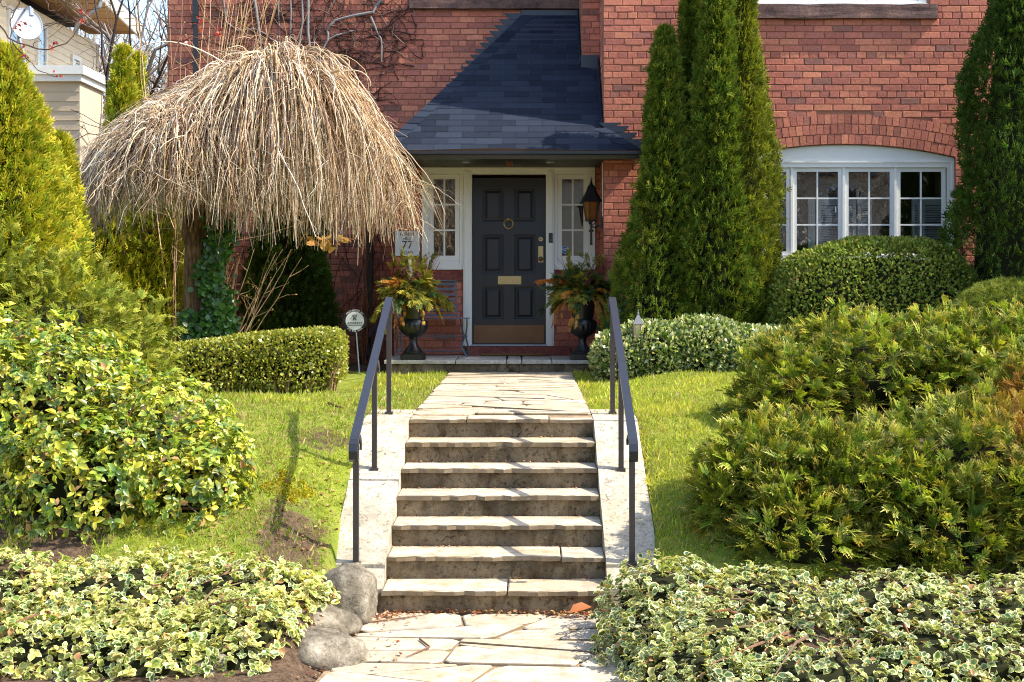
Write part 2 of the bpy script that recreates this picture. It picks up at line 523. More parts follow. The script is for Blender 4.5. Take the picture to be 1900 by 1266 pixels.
# ------------------------------------------------------------------ scatter of leaves
def nrm(a):
    return a / np.maximum(np.linalg.norm(a, axis=-1, keepdims=True), 1e-9)

def fold(tv, tf, T, D, Nn, S, base, tip, w):
    """instances of a template (length +y, face +z): arrays of positions, directions, normals, sizes, colours"""
    D = nrm(D); X = nrm(np.cross(D, Nn)); Z = np.cross(X, D)
    n, k = len(T), len(tv)
    S = np.broadcast_to(np.asarray(S, float), (n,))[:, None, None]
    V = T[:, None, :] + S * (tv[None, :, 0:1] * X[:, None, :] + tv[None, :, 1:2] * D[:, None, :] + tv[None, :, 2:3] * Z[:, None, :])
    F = (tf[None] + (np.arange(n) * k)[:, None, None]).reshape(-1, 3)
    C = base[:, None, :] * (1 - w[None, :, None]) + tip[:, None, :] * w[None, :, None]
    return V.reshape(-1, 3), F, C.reshape(-1, 3)

class Leaves:
    def __init__(s): s.V = []; s.F = []; s.C = []; s.n = 0
    def add(s, tpl, T, D, Nn, S, base, tip=None):
        if len(T) == 0: return
        tv, tf, w = tpl
        V, F, C = fold(tv, tf, T, D, Nn, S, base, base if tip is None else tip, w)
        s.V.append(V); s.F.append(F + s.n); s.C.append(C); s.n += len(V)
    def build(s, name, mat, parent=None):
        me = fast_mesh(name, np.concatenate(s.V), np.concatenate(s.F), np.concatenate(s.C))
        return mobj(name, me, mat, parent)

def tpl_leaf(w=.42, fold_=.10, droop=.12):
    v = [(0, 0, 0), (-w * .75, .3, fold_), (0, .33, 0), (w * .75, .3, fold_), (-w * .8, .66, fold_ - droop * .4), (0, .66, -droop * .5), (w * .8, .66, fold_ - droop * .4), (0, 1, -droop)]
    f = [(0, 2, 1), (0, 3, 2), (1, 2, 5), (1, 5, 4), (2, 3, 6), (2, 6, 5), (4, 5, 7), (5, 6, 7)]
    return np.array(v, float), np.array(f), np.array([0, .1, 0, .1, .4, .2, .4, .6])
def tpl_small():
    v = [(0, 0, 0), (-.34, .5, .06), (.34, .5, .06), (0, 1, 0)]
    return np.array(v, float), np.array([(0, 2, 1), (1, 2, 3)]), np.array([0, .5, .5, 1.])
def tpl_vari(w=.36):
    o = [(0, 0, 0), (w, .33, .14), (w * .8, .75, .06), (0, 1, -.16), (-w * .8, .75, .06), (-w, .33, .14)]
    c = [(x * .62, .5 + (y - .5) * .66, z * .3) for x, y, z in o]
    f = []
    for i in range(6):
        j = (i + 1) % 6
        f += [(i, j, 6 + j), (i, 6 + j, 6 + i)]
    f += [(6, 6 + i, 7 + i) for i in range(1, 5)]
    return np.array(o + c, float), np.array(f), np.array([1.] * 6 + [0.] * 6)
def tpl_frond(n=4, w=.3, thick=.075, seed=1):
    r = random.Random(seed); v = []; f = []; wt = []
    def blade(x0, y0, x1, y1, z, t):
        dx, dy = x1 - x0, y1 - y0; l = math.hypot(dx, dy); px, py = -dy / l * t, dx / l * t
        b = len(v)
        v.extend([(x0, y0, -.2 * y0 ** 2), ((x0 + x1) / 2 + px, (y0 + y1) / 2 + py, z * .4 - .16 * y0 ** 2), ((x0 + x1) / 2 - px, (y0 + y1) / 2 - py, z * .4 - .16 * y0 ** 2), (x1, y1, z - .2 * y0 ** 2)])
        f.extend([(b, b + 2, b + 1), (b + 1, b + 2, b + 3)])
        wt.extend([y0 * .25, (.5 * (y0 + y1)) ** 2 * .5, (.5 * (y0 + y1)) ** 2 * .5, min(1, y1 ** 1.6)])
    blade(0, 0, 0, 1, -.22, thick)
    for i in range(n):
        y = .12 + .62 * i / n
        for s in (-1, 1):
            L = w * (1 - .35 * i / n) * r.uniform(.8, 1.15)
            blade(0, y, s * L, y + L * .95, r.uniform(-.06, .04), thick * .95)
    return np.array(v, float), np.array(f), np.array(wt)
def tpl_needles(n=5, seed=2):
    r = random.Random(seed); v = []; f = []; wt = []
    for i in range(n):
        a = (i / (n - 1) - .5) * 1.9; L = r.uniform(.75, 1)
        x1, y1 = math.sin(a) * L, math.cos(a) * L; z = r.uniform(-.2, .2); b = len(v)
        px, py = math.cos(a) * .07, -math.sin(a) * .07
        v += [(-px, -py, 0), (px, py, 0), (x1, y1, z)]; f.append((b, b + 1, b + 2)); wt += [0, 0, 1.]
    return np.array(v, float), np.array(f), np.array(wt)

TL, TS, TV = tpl_leaf(), tpl_small(), tpl_vari()
TFR = [tpl_frond(5, .22, .05, 1), tpl_frond(5, .26, .052, 2)]
TFS = tpl_frond(2, .42, .085, 3)
TN = tpl_needles()

_wv = rng.normal(size=(10, 3)); _wp = rng.uniform(0, 6.28, 10)
def wob(p, freq, seed=0):
    """smooth noise in about -1..1 at points p"""
    q = p @ (_wv * freq).T + _wp + seed * 1.7
    return np.sin(q).sum(1) / 4.0

def pal(n, cols, probs=None, jit=.18):
    cols = np.array(cols); i = rng.choice(len(cols), n, p=probs)
    c = cols[i] * (1 + rng.uniform(-jit * 1.6, jit * 1.3, (n, 1)))
    return np.clip(c * (1 + rng.uniform(-.06, .06, (n, 3))), 0, 1)

def shell(lobes, n, depth=.3, under=-.5, lump=.10, lf=3.0, seed=0, pw=2.0, back=.4):
    """points on a union of ellipsoids [(cx,cy,cz,rx,ry,rz)]; returns points and outward normals"""
    L = np.array(lobes, float)
    area = (L[:, 3] * L[:, 4] + L[:, 3] * L[:, 5] + L[:, 4] * L[:, 5])
    i = rng.choice(len(L), n, p=area / area.sum())
    d = nrm(rng.normal(size=(n, 3)))
    c, r = L[i, :3], L[i, 3:]
    if pw != 2:
        d = d / (np.abs(d) ** pw).sum(1, keepdims=True) ** (1 / pw)
    nn = nrm(np.sign(d) * np.abs(d) ** (pw - 1) / r)
    base = c + d * r
    f = 1 - depth * rng.random(n) ** 1.8 + lump * wob(base, lf, seed)
    p = c + d * r * f[:, None]
    ok = (d[:, 2] > under) & ((nn[:, 1] < .35) | (rng.random(n) < back))
    for j in range(len(L)):
        q = ((p - L[j, :3]) / L[j, 3:]); ok &= (np.linalg.norm(q, axis=1) > 1 - depth - .1) | (i == j)
    return p[ok], nn[ok]
# ================================================================== TERRAIN
ST_X0, ST_X1 = -0.909, 0.486           # inner width of the steps
CK_L, CK_R = -1.255, 0.815             # outer edges of the two cheek walls
NOSE_TOP_Y, TREAD, RISE, NSTEP = 10.17, 0.3205, 0.1443, 7
LAND_Z = RISE * NSTEP                   # 1.01
SLOPE = RISE / TREAD
def ss(a, b, x):
    t = np.clip((np.asarray(x, float) - a) / (b - a), 0, 1); return t * t * (3 - 2 * t)
def ground_z(X, Y):
    X = np.asarray(X, float); Y = np.asarray(Y, float)
    up = np.interp(Y, [6.92, 7.12, 7.6, 8.3, 9.0, 9.8, 10.35, 15.5, 40, 200], [0, .16, .2, .28, .5, .84, 1.0, 1.03, 1.1, 1.3])
    lawn = up + .10 * ss(.85, 1.7, X) * ss(11.5, 14.0, Y) + .16 * ss(-1.25, -1.75, X) * ss(7.9, 8.5, Y) * (1 - ss(9.2, 10.3, Y))
    lawn = lawn + .14 * ss(.8, 1.3, X) * ss(7.9, 8.5, Y) * (1 - ss(9.2, 10.3, Y))
    lawn = lawn + (.012 * np.sin(X * 5.1 + Y * 3.3) + .010 * np.sin(X * 2.3 - Y * 6.1)) * ss(8, 9, Y)
    strip = ss(CK_L + .02, CK_L + .16, X) * (1 - ss(CK_R - .16, CK_R - .02, X))
    low = np.where(Y < 10.35, np.minimum(lawn, 0) - .04, lawn)
    low = np.where((Y < 10.6), low, lawn)
    out = lawn * (1 - strip) + low * strip
    return out - .06 * (ss(ST_X0 - .03, ST_X0 + .03, X) * (1 - ss(ST_X1 - .03, ST_X1 + .03, X)) * ss(10.2, 10.4, Y) * (1 - ss(15.5, 16, Y)))

def soil_mask(X, Y):
    m = np.exp(-(((X + 1.5) / .36) ** 2 + ((Y - 8.5) / .7) ** 2)) * .72
    m = np.maximum(m, ss(8.25, 7.8, Y))
    m = np.maximum(m, .62 * np.exp(-(((X + 1.5) / .5) ** 2 + ((Y - 9.9) / .35) ** 2)))
    m = np.maximum(m, .75 * ss(-2.2, -2.9, X) * ss(11.6, 10.6, Y))
    m = np.maximum(m, .9 * ss(1.5, 2.2, X) * ss(10.6, 9.6, Y))
    m = np.maximum(m, .9 * ss(13.9, 14.3, Y) * ss(.8, .9, X))
    m = np.maximum(m, .9 * ss(15.6, 15.9, Y))
    return m

xs = np.concatenate([[-160, -90, -50, -30, -18, -12, -9, -7.5], np.arange(-6.2, 7.01, .11), [8, 10, 14, 20, 35, 60, 100, 160]])
ys = np.concatenate([[-60, -30, -12, -4, 2, 5, 6.2], np.arange(7.0, 16.5, .11), [17, 18, 20, 24, 30, 40, 60, 100, 200]])
gx, gy = np.meshgrid(xs, ys)
gz = ground_z(gx, gy)
nx = len(xs)
GV = np.stack([gx.ravel(), gy.ravel(), gz.ravel()], 1)
ii = (np.arange(len(ys) - 1)[:, None] * nx + np.arange(nx - 1)[None]).ravel()
GF = np.stack([ii, ii + 1, ii + nx + 1, ii + nx], 1)
gm = fast_mesh('lawn', GV, GF, np.repeat(soil_mask(gx, gy).ravel()[:, None], 3, 1))
lawn = mobj('lawn', gm, M['ground'], smooth=True)
tag(lawn, 'sloping front lawn of short green and straw-coloured grass beside the steps', 'lawn', kind='structure')

# ------------------------------------------------------------------ flagstones
def cut_poly(poly, p, d):
    a, b = [], []
    n = len(poly); side = [(q[0] - p[0]) * d[1] - (q[1] - p[1]) * d[0] for q in poly]
    for i in range(n):
        q, r = poly[i], poly[(i + 1) % n]; s, t = side[i], side[(i + 1) % n]
        (a if s >= 0 else b).append(q)
        if s * t < 0:
            k = s / (s - t); m = (q[0] + (r[0] - q[0]) * k, q[1] + (r[1] - q[1]) * k); a.append(m); b.append(m)
    return a, b
def poly_area(p):
    return abs(sum(p[i][0] * p[(i + 1) % len(p)][1] - p[(i + 1) % len(p)][0] * p[i][1] for i in range(len(p)))) / 2
def inset(poly, d):
    n = len(poly); out = []
    if sum(poly[i][0] * poly[(i + 1) % n][1] - poly[(i + 1) % n][0] * poly[i][1] for i in range(n)) < 0: poly = poly[::-1]
    for i in range(n):
        a, b, c = Vector(poly[i - 1]), Vector(poly[i]), Vector(poly[(i + 1) % n])
        e1, e2 = (b - a), (c - b)
        if e1.length < 1e-6 or e2.length < 1e-6: continue
        e1.normalize(); e2.normalize()
        n1, n2 = Vector((-e1.y, e1.x)), Vector((-e2.y, e2.x)); m = n1 + n2
        if m.length < 1e-4: continue
        m.normalize(); k = d / max(.35, m.dot(n1)); out.append(tuple(b + m * k))
    return out
def flagstones(rect, amax, seed, ratio=2.0):
    r = random.Random(seed); todo = [rect]; done = []
    while todo:
        p = todo.pop(); A = poly_area(p)
        if A < amax * r.uniform(.55, 1.5) or len(p) < 3: done.append(p); continue
        cx = sum(q[0] for q in p) / len(p); cy = sum(q[1] for q in p) / len(p)
        w = max(q[0] for q in p) - min(q[0] for q in p); h = max(q[1] for q in p) - min(q[1] for q in p)
        ang = (r.uniform(-.5, .5) if h * ratio > w else math.pi / 2 + r.uniform(-.65, .65))
        c = (cx + r.uniform(-.14, .14) * w, cy + r.uniform(-.14, .14) * h)
        a, b = cut_poly(p, c, (math.cos(ang), math.sin(ang)))
        if len(a) < 3 or len(b) < 3 or min(poly_area(a), poly_area(b)) < amax * .1: done.append(p); continue
        todo += [a, b]
    return done
def roundoff(p, r, k=.16):
    out = []
    n = len(p)
    for i in range(n):
        a, b, c = Vector(p[i - 1]), Vector(p[i]), Vector(p[(i + 1) % n])
        kk = min(.05, k * min((a - b).length, (c - b).length))
        for q in (a, c):
            d = (q - b)
            if d.length > 1e-6: out.append(tuple(b + d.normalized() * kk + Vector((r.uniform(-.006, .006), r.uniform(-.006, .006)))))
    return out
def paving(parent, rect, amax, zf, seed, joint=.012, th=.04):
    r = random.Random(seed)
    for p in flagstones(rect, amax, seed):
        q = inset(p, joint * r.uniform(.5, 1.3))
        if len(q) < 3 or poly_area(q) < .004: continue
        q = roundoff(q, r)
        dz = r.uniform(-.006, .006); tx, ty = r.uniform(-.008, .008), r.uniform(-.008, .008)
        cx = sum(k[0] for k in q) / len(q); cy = sum(k[1] for k in q) / len(q)
        top = [zf(k[1]) + dz + tx * (k[0] - cx) + ty * (k[1] - cy) for k in q]
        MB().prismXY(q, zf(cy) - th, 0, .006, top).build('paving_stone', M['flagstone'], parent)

PORCH_Y = 15.3
pathz = lambda y: LAND_Z + .012 + (y - 10.17) * .0042
upper_path = MB().prismXY([(ST_X0 - .01, 10.3), (ST_X1 + .01, 10.3), (ST_X1 + .0, PORCH_Y), (ST_X0 - .0, PORCH_Y)], .7, 1.0, 0, [1.008, 1.008, 1.028, 1.028]).build('garden_path', M['gravel_joint'])
tag(upper_path, 'pale flagstone garden path from the top of the steps to the porch', 'path', kind='structure')
paving(upper_path, [(ST_X0, 10.45), (ST_X1, 10.45), (ST_X1, PORCH_Y - .01), (ST_X0, PORCH_Y - .01)], .19, pathz, 5, .008)
walk = MB().prismXY([(ST_X0 - .35, 5.0), (ST_X1 + .25, 5.0), (ST_X1 + .25, 8.32), (ST_X0 - .08, 8.32), (ST_X0 - .12, 7.6)], -.2, -.012).build('front_walk', M['gravel_joint'])
tag(walk, 'pale crazy-paved flagstone walk at the foot of the steps', 'path', kind='structure')
paving(walk, [(ST_X0 - .33, 5.0), (ST_X1 + .22, 5.0), (ST_X1 + .22, 8.27), (ST_X0 - .07, 8.27), (ST_X0 - .1, 7.6)], .2, lambda y: .004, 23, .008)

# ------------------------------------------------------------------ steps
stairs = empty('stone_staircase', (-.21, 8.2, 0), 'seven worn concrete steps with pale stone treads between two sloping side walls', 'steps')
rs = random.Random(3)
for i in range(NSTEP):
    yn = NOSE_TOP_Y - (NSTEP - 1 - i) * TREAD              # nose of this tread
    z = RISE * (i + 1)
    b = MB().box(ST_X0 - .02, ST_X1 + .02, yn + .028, yn + TREAD + .30, z - RISE - .05, z - .030).build('riser', M['riser_concrete'], stairs)
    rough(b, amp=.006, scale=7, seed=i, cuts=7)
    # stones of the tread
    cuts = sorted([rs.uniform(.2, .8) for _ in range(rs.choice([0, 1, 1, 2]))]) if i < NSTEP - 1 else [.31, .76]
    edges = [0] + cuts + [1]
    for k in range(len(edges) - 1):
        xa = ST_X0 + .004 + (ST_X1 - ST_X0 - .008) * edges[k] + (.004 if k else 0)
        xb = ST_X0 + .004 + (ST_X1 - ST_X0 - .008) * edges[k + 1] - (.004 if k < len(edges) - 2 else 0)
        sk = rs.uniform(-.05, .05) if k else 0; sk2 = sk
        yb = yn + TREAD + .02 if i < NSTEP - 1 else 10.44
        nseg = max(3, int((xb - xa) / .06)); front = []
        for j in range(nseg + 1):
            t = j / nseg; front.append((xa + (xb - xa) * t, yn + rs.uniform(-.012, .012) + (rs.uniform(0, .03) if rs.random() < .12 else 0)))
        poly = front + [(xb, yb), (xa, yb)]
        dz = rs.uniform(-.004, .004)
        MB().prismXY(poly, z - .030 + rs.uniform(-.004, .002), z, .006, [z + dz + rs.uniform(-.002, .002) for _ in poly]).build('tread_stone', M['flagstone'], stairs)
def cheek(x0, x1, yfront, name='side_wall'):
    # sloping wall built of blocks with a thin joint between them
    yt = NOSE_TOP_Y + .02
    line = lambda y: LAND_Z + .018 - SLOPE * max(0, yt - y)
    brk = [yfront, yfront + .16, 9.38, yt - .06, 10.78]
    par = empty(name, ((x0 + x1) / 2, yt, 0)); par.parent = stairs; par.matrix_parent_inverse = parent_inv(stairs)
    for a, b in zip(brk[:-1], brk[1:]):
        dz = random.uniform(-.004, .004)
        ya, yb = a + .004, b - .004
        z0, z1 = line(ya) + dz, line(yb) + dz
        if a == brk[0]: z0 -= .05; z1 -= .02
        bz = min(line(ya) - .6, 0) if a > 9 else -.1
        m = MB()
        vs = [(x0, ya, bz), (x1, ya, bz), (x1, yb, bz), (x0, yb, bz), (x0, ya, z0), (x1, ya, z0), (x1, yb, z1), (x0, yb, z1)]
        m._push(vs, [(0, 3, 2, 1), (4, 5, 6, 7), (0, 1, 5, 4), (1, 2, 6, 5), (2, 3, 7, 6), (3, 0, 4, 7)])
        o = m.build('wall_block', M['cheek_concrete'], par)
        rough(o, amp=.005, scale=5, seed=a, cuts=6)
    return par
cheek(CK_L, ST_X0, 8.32); cheek(ST_X1, CK_R, 8.32)

# ------------------------------------------------------------------ handrails
def handrail(x, label):
    h = empty('handrail', (x, 9.5, LAND_Z), label, 'handrail', 'iron handrails of the front steps')
    zl = lambda y: EYE - .946 + .4125 * (y - 8.42)
    zc = lambda y: LAND_Z + .018 - SLOPE * max(0, NOSE_TOP_Y + .02 - y)
    pts = [(x, 10.56, zl(10.5) - .02), (x, 10.54, zl(10.5) + .004)] + [(x, y, zl(y)) for y in np.linspace(10.5, 8.46, 8)]
    pts += [(x, 8.405, zl(8.42) - .008), (x, 8.375, zl(8.42) - .03), (x, 8.362, zl(8.42) - .07), (x, 8.372, zl(8.42) - .115), (x, 8.40, zl(8.42) - .13)]
    MB().sweep_rect(pts, .056, .024).build('rail', M['rail_paint'], h)
    for y in (8.497, 9.51, 10.487):
        zt = zl(y) - .05
        p = MB().box(x - .018, x + .018, y - .018, y + .018, zc(y) - .05, zt).build('post', M['post_paint'], h)
        # scrolled collar that joins post and rail
        c = MB().box(x - .024, x + .024, y - .006, y + .03, zt - .02, zt + .012)
        c.tube([(x + .028, y + .01, zt - .06), (x + .03, y + .01, zt - .02), (x + .022, y + .012, zt + .035)], .009, 6)
        c.tube([(x - .028, y + .01, zt - .03), (x - .03, y + .01, zt), (x - .022, y + .012, zt + .035)], .008, 6)
        c.tube([(x, y, zt), (x, y, zl(y) - .005)], .012, 6)
        c.build('bracket', M['post_paint'], h)
        MB().box(x - .03, x + .03, y - .03, y + .03, zc(y - .03) - .02, zc(y) + .006).build('foot_plate', M['post_paint'], h)
    return h
handrail(-1.092, 'black iron handrail on the left side wall of the steps, nearer the weeping tree')
handrail(.648, 'black iron handrail on the right side wall of the steps, nearer the spreading cypresses')

# ================================================================== HOUSE
YB, YE, YW = 17.4, 16.5, 15.62          # back wall, entry wall, projecting wing
XL, XEL, XW, XR = PX(313, YB), PX(731, YE), .862, 6.4
ZT = 7.4
COURSE, BL, BH = .0762, .222, .066
house = empty('brick_house', (0, YB, 1.0), 'red brick house with a black front door under a dark shingled porch roof', 'house')

BR_COL = [lin(196, 123, 99), lin(190, 117, 96), lin(183, 112, 94), lin(174, 107, 92), lin(204, 132, 104), lin(162, 104, 90), lin(142, 98, 87)]
BR_P = [.24, .26, .2, .13, .08, .06, .03]
def tone(r):
    c = r.choices(BR_COL, BR_P)[0]; k = r.uniform(.88, 1.14)
    return tuple(x * k for x in c)

unit_bricks = []
rb = random.Random(21)
for k in range(28):
    m = MB(); m.cur = tone(rb)
    m.cbox(-.5, .5, 0, 1, -.5, .5, .04)
    me = m.mesh('brick'); me.materials.append(M['brick']); unit_bricks.append(me)
n_single = [0]
def brick_wall(name, x0, x1, z0, z1, y, holes, seed, single=None, course=COURSE, bl=BL, z_phase=1.0):
    """mortar sheet + bricks on the plane y (facing -y). holes(z0,z1) -> list of x intervals left open; single(x,z) -> brick is its own object"""
    r = random.Random(seed)
    wall = empty(name, ((x0 + x1) / 2, y, z0)); wall.parent = house; wall.matrix_parent_inverse = parent_inv(house)
    m = MB(); i0 = int(math.floor((z0 - z_phase) / course)); nrow = 0
    z = z_phase + i0 * course; row = i0
    while z < z1:
        za, zb = max(z + .005, z0), min(z + course - .005, z1)
        if zb - za > .02:
            hd = (row % 6 == 0)
            L = (bl / 2 if hd else bl) + .0
            off = -(bl / 2 if row % 2 else 0) - (bl / 4 if hd else 0) + r.uniform(-.02, .02)
            x = x0 + off
            hs = holes(za, zb) if holes else []
            while x < x1:
                a, b = x + .005, x + L - .005; x += L * r.uniform(.97, 1.03)
                segs = [(max(a, x0 + .001), min(b, x1 - .001))]
                for h0, h1 in hs:
                    ns = []
                    for s0, s1 in segs:
                        if s1 <= h0 or s0 >= h1: ns.append((s0, s1))
                        else:
                            if s0 < h0 - .0: ns.append((s0, h0 - .004))
                            if s1 > h1 + .0: ns.append((h1 + .004, s1))
                    segs = ns
                for s0, s1 in segs:
                    if s1 - s0 < .025: continue
                    pr = r.uniform(.007, .012)
                    cx, cz = (s0 + s1) / 2, (za + zb) / 2
                    if single and single(cx, cz) and s1 - s0 > .08 and n_single[0] < 300:
                        o = bpy.data.objects.new('brick', r.choice(unit_bricks)); COL.objects.link(o)
                        o.parent = wall; o.matrix_parent_inverse = parent_inv(wall)
                        o.location = (cx, y - pr, cz); o.scale = (s1 - s0, .05, zb - za); n_single[0] += 1
                        o.rotation_euler = (r.uniform(-.012, .012), 0, r.uniform(-.006, .006))
                    else:
                        m.cur = tone(r); t = r.uniform(-.0012, .0012)
                        m.cbox(s0, s1, y - pr, y + .03, za + t, zb + t, .004)
        z += course; row += 1
    o = m.build('bricks', M['brick'], wall); o['kind'] = 'stuff'
    return wall

# --- openings
wx0, wx1 = PX(1362, YW), PX(1772, YW); wzs = PZ(292, YW); wza = PZ(268, YW); wzb = PZ(482, YW)    # arched window
wxc = (wx0 + wx1) / 2; ahw = (wx1 - wx0) / 2; arise = wza - wzs
arR = (ahw ** 2 + arise ** 2) / (2 * arise)
def arch_z(x, R0=arR):
    d = R0 ** 2 - (x - wxc) ** 2
    return wza - arR + math.sqrt(max(d, 0))
VR = 3 * .117                           # three rings of brick on end
uw = (PX(1405, YW), PX(1720, YW), PZ(12, YW))            # upper window
def wing_holes(za, zb):
    out = []
    zc = (za + zb) / 2
    if wzb - .07 < zc < wzs - .0: out.append((wx0, wx1))
    Ro = arR + VR + .006
    h = wza - arR
    if zc >= wzs - .02:
        d = Ro ** 2 - (zc - h) ** 2
        if d > 0:
            hw = math.sqrt(d)
            lim = ahw + .02 + (zc - wzs) * .45
            hw = min(hw, lim); out.append((wxc - hw, wxc + hw))
    if zc > PZ(37, YW) and zc < PZ(9, YW): out.append((PX(1395, YW), PX(1737, YW)))
    if zc >= PZ(9, YW): out.append((uw[0], uw[1]))
    return out
def single_wing(x, z):
    px = 982 + x * 2500 / YW; py = 534 - (z - EYE) * 2500 / YW
    return (1122 < px < 1235 and 60 < py < 235) or (1445 < px < 1800 and 30 < py < 215)
wall_w = brick_wall('wing_wall', XW, XR, .9, ZT, YW, wing_holes, 4, single_wing)
# mortar / masonry behind the bricks: pieces round the openings
def masonry(parent, y, th, rects, name='masonry'):
    m = MB()
    for a, b, c, d in rects: m.box(a, b, y, y + th, c, d)
    return m.build(name, M['mortar'], parent)
zt2 = wza
masonry(wall_w, YW, .28, [(XW, wx0, .9, wza), (wx1, XR, .9, wza), (wx0, wx1, .9, wzb - .06), (XW, XR, wza, PZ(12, YW) - .001), (XW, uw[0], PZ(12, YW), ZT), (uw[1], XR, PZ(12, YW), ZT)])
# spandrels between the arch and the square head of the masonry opening
sp = MB()
npt = 14
for s in (-1, 1):
    arc = [(wxc + s * ahw * k / npt, arch_z(wxc + s * ahw * k / npt)) for k in range(npt + 1)]
    poly = [(wxc + s * ahw, wza + .0)] + arc[::-1][:-1] + [(wxc, wza)]
    for k in range(npt):
        (xa, za), (xb, zb) = arc[k], arc[k + 1]
        sp.prismXZ([(xa, za), (xb, zb), (xb, wza), (xa, wza + 1e-4)], YW + .001, YW + .27)
sp.build('masonry', M['mortar'], wall_w)
# arch bricks, each a piece
for ring in range(3):
    r0 = arR + .006 + ring * .117; r1 = r0 + .107
    amax = math.asin(min(.99, (ahw + .02 + ring * .05) / r0)); n = int(2 * amax * r0 / .078)
    for k in range(n):
        a0 = -amax + 2 * amax * k / n; a1 = -amax + 2 * amax * (k + 1) / n
        g = .004 / r0; h = wza - arR
        c = [(wxc + r * math.sin(a), h + r * math.cos(a)) for r, a in ((r0, a0 + g), (r0, a1 - g), (r1, a1 - g), (r1, a0 + g))]
        m = MB(); cc = tone(rb); m.cur = tuple(x * .82 for x in cc) if rb.random() < .45 else cc
        m.prismXZ(c, YW - rb.uniform(.007, .012), YW + .03)
        m.build('arch_brick', M['brick'], wall_w)
# left return of the wing, down to the porch
ret = brick_wall('wing_return', 0, YB - YW, .9, ZT, 0, None, 9)
rm = MB().box(XW + .012, XW + .25, YW + .281, YB + .3, .9, ZT).build('masonry', M['mortar'], ret)
for o in ret.children:
    if o.name.startswith('bricks'):
        me = o.data
        for v in me.vertices:
            x, yy, z = v.co; v.co = (XW + .012 + yy - .0, YB - x, z)
        me.flip_normals()
# back wall
sillz0, sillz1 = PZ(18, YB), PZ(0, YB)
def back_holes(za, zb):
    zc = (za + zb) / 2
    if sillz0 < zc < PZ(-4, YB): return [(PX(758, YB), XW)]
    if zc > PZ(-4, YB): return [(PX(790, YB), PX(1060, YB))]
    return []
wall_b = brick_wall('back_wall', XL, XW, .9, ZT, YB, back_holes, 5,
                    lambda x, z: 600 < 982 + x * 2500 / YB < 830 and 40 < 534 - (z - EYE) * 2500 / YB < 130)
masonry(wall_b, YB, .3, [(XL, PX(790, YB), .9, ZT), (PX(790, YB), PX(1060, YB), .9, PZ(-4, YB)), (PX(1060, YB), XW, .9, ZT)])
# far left corner of the house
MB().box(XL - .012, XL, YB - .005, YB + 5, .9, ZT).build('corner_wall', M['mortar'], house)
# pier standing on the porch roof
PY = 16.55
px0, px1 = PX(1079, PY), XW + .005
pier = brick_wall('roof_pier', px0, px1, PZ(108, PY), ZT, PY, None, 6)
MB().box(px0 + .001, px1, PY, YB - .01, PZ(112, PY), ZT).build('masonry', M['mortar'], pier)
# entry wall: brick below and beside the white frame
ex0, ex1 = PX(783, YE), PX(1104, YE); ez1 = PZ(311, YE); esill = PZ(500, YE); eb = PZ(661, YE)
dx0, dx1 = PX(864, YE), PX(1025, YE)
def entry_holes(za, zb):
    zc = (za + zb) / 2; out = []
    if zc > esill: out.append((ex0, ex1))
    else: out.append((dx0, dx1))
    if PZ(521, YE) < zc < esill: out.append((ex0 + .05, dx0 + .001)); out.append((dx1 - .001, ex1 - .05))
    return out
wall_e = brick_wall('entry_wall', XEL, XW + .012, eb - .1, PZ(296, YE), YE, entry_holes, 8, course=.0885, bl=.235)
masonry(wall_e, YE, .2, [(XEL, ex0, .9, PZ(290, YE)), (ex1, XW + .01, .9, PZ(290, YE)), (ex0, dx0, .9, esill), (dx1, ex1, .9, esill), (ex0, ex1, ez1, PZ(290, YE)), (dx0, dx1, .9, PZ(642, YE))])
MB().box(XEL, XEL + .15, YE + .201, YB - .011, .9, PZ(290, YE)).build('side_masonry', M['mortar'], wall_e)
for a, b in ((ex0 + .05, dx0), (dx1, ex1 - .05)):
    rough(MB().box(a + .003, b - .003, YE - .022, YE + .05, PZ(521, YE) + .003, esill - .003).build('stone_ledge', M['red_stone'], wall_e), amp=.003, scale=9, cuts=3)

# stone sills
s1 = MB().box(PX(1395, YW), PX(1737, YW), YW - .07, YW + .1, PZ(36, YW), PZ(10, YW)).build('stone_sill', M['sill_stone'], house)
rough(s1, amp=.016, scale=5, seed=2, cuts=9)
s2 = MB().box(PX(760, YB), PX(1082, YB), YB - .08, YB + .1, sillz0, PZ(-4, YB)).build('stone_sill', M['sill_stone'], house)
rough(s2, amp=.013, scale=5, seed=5, cuts=9)

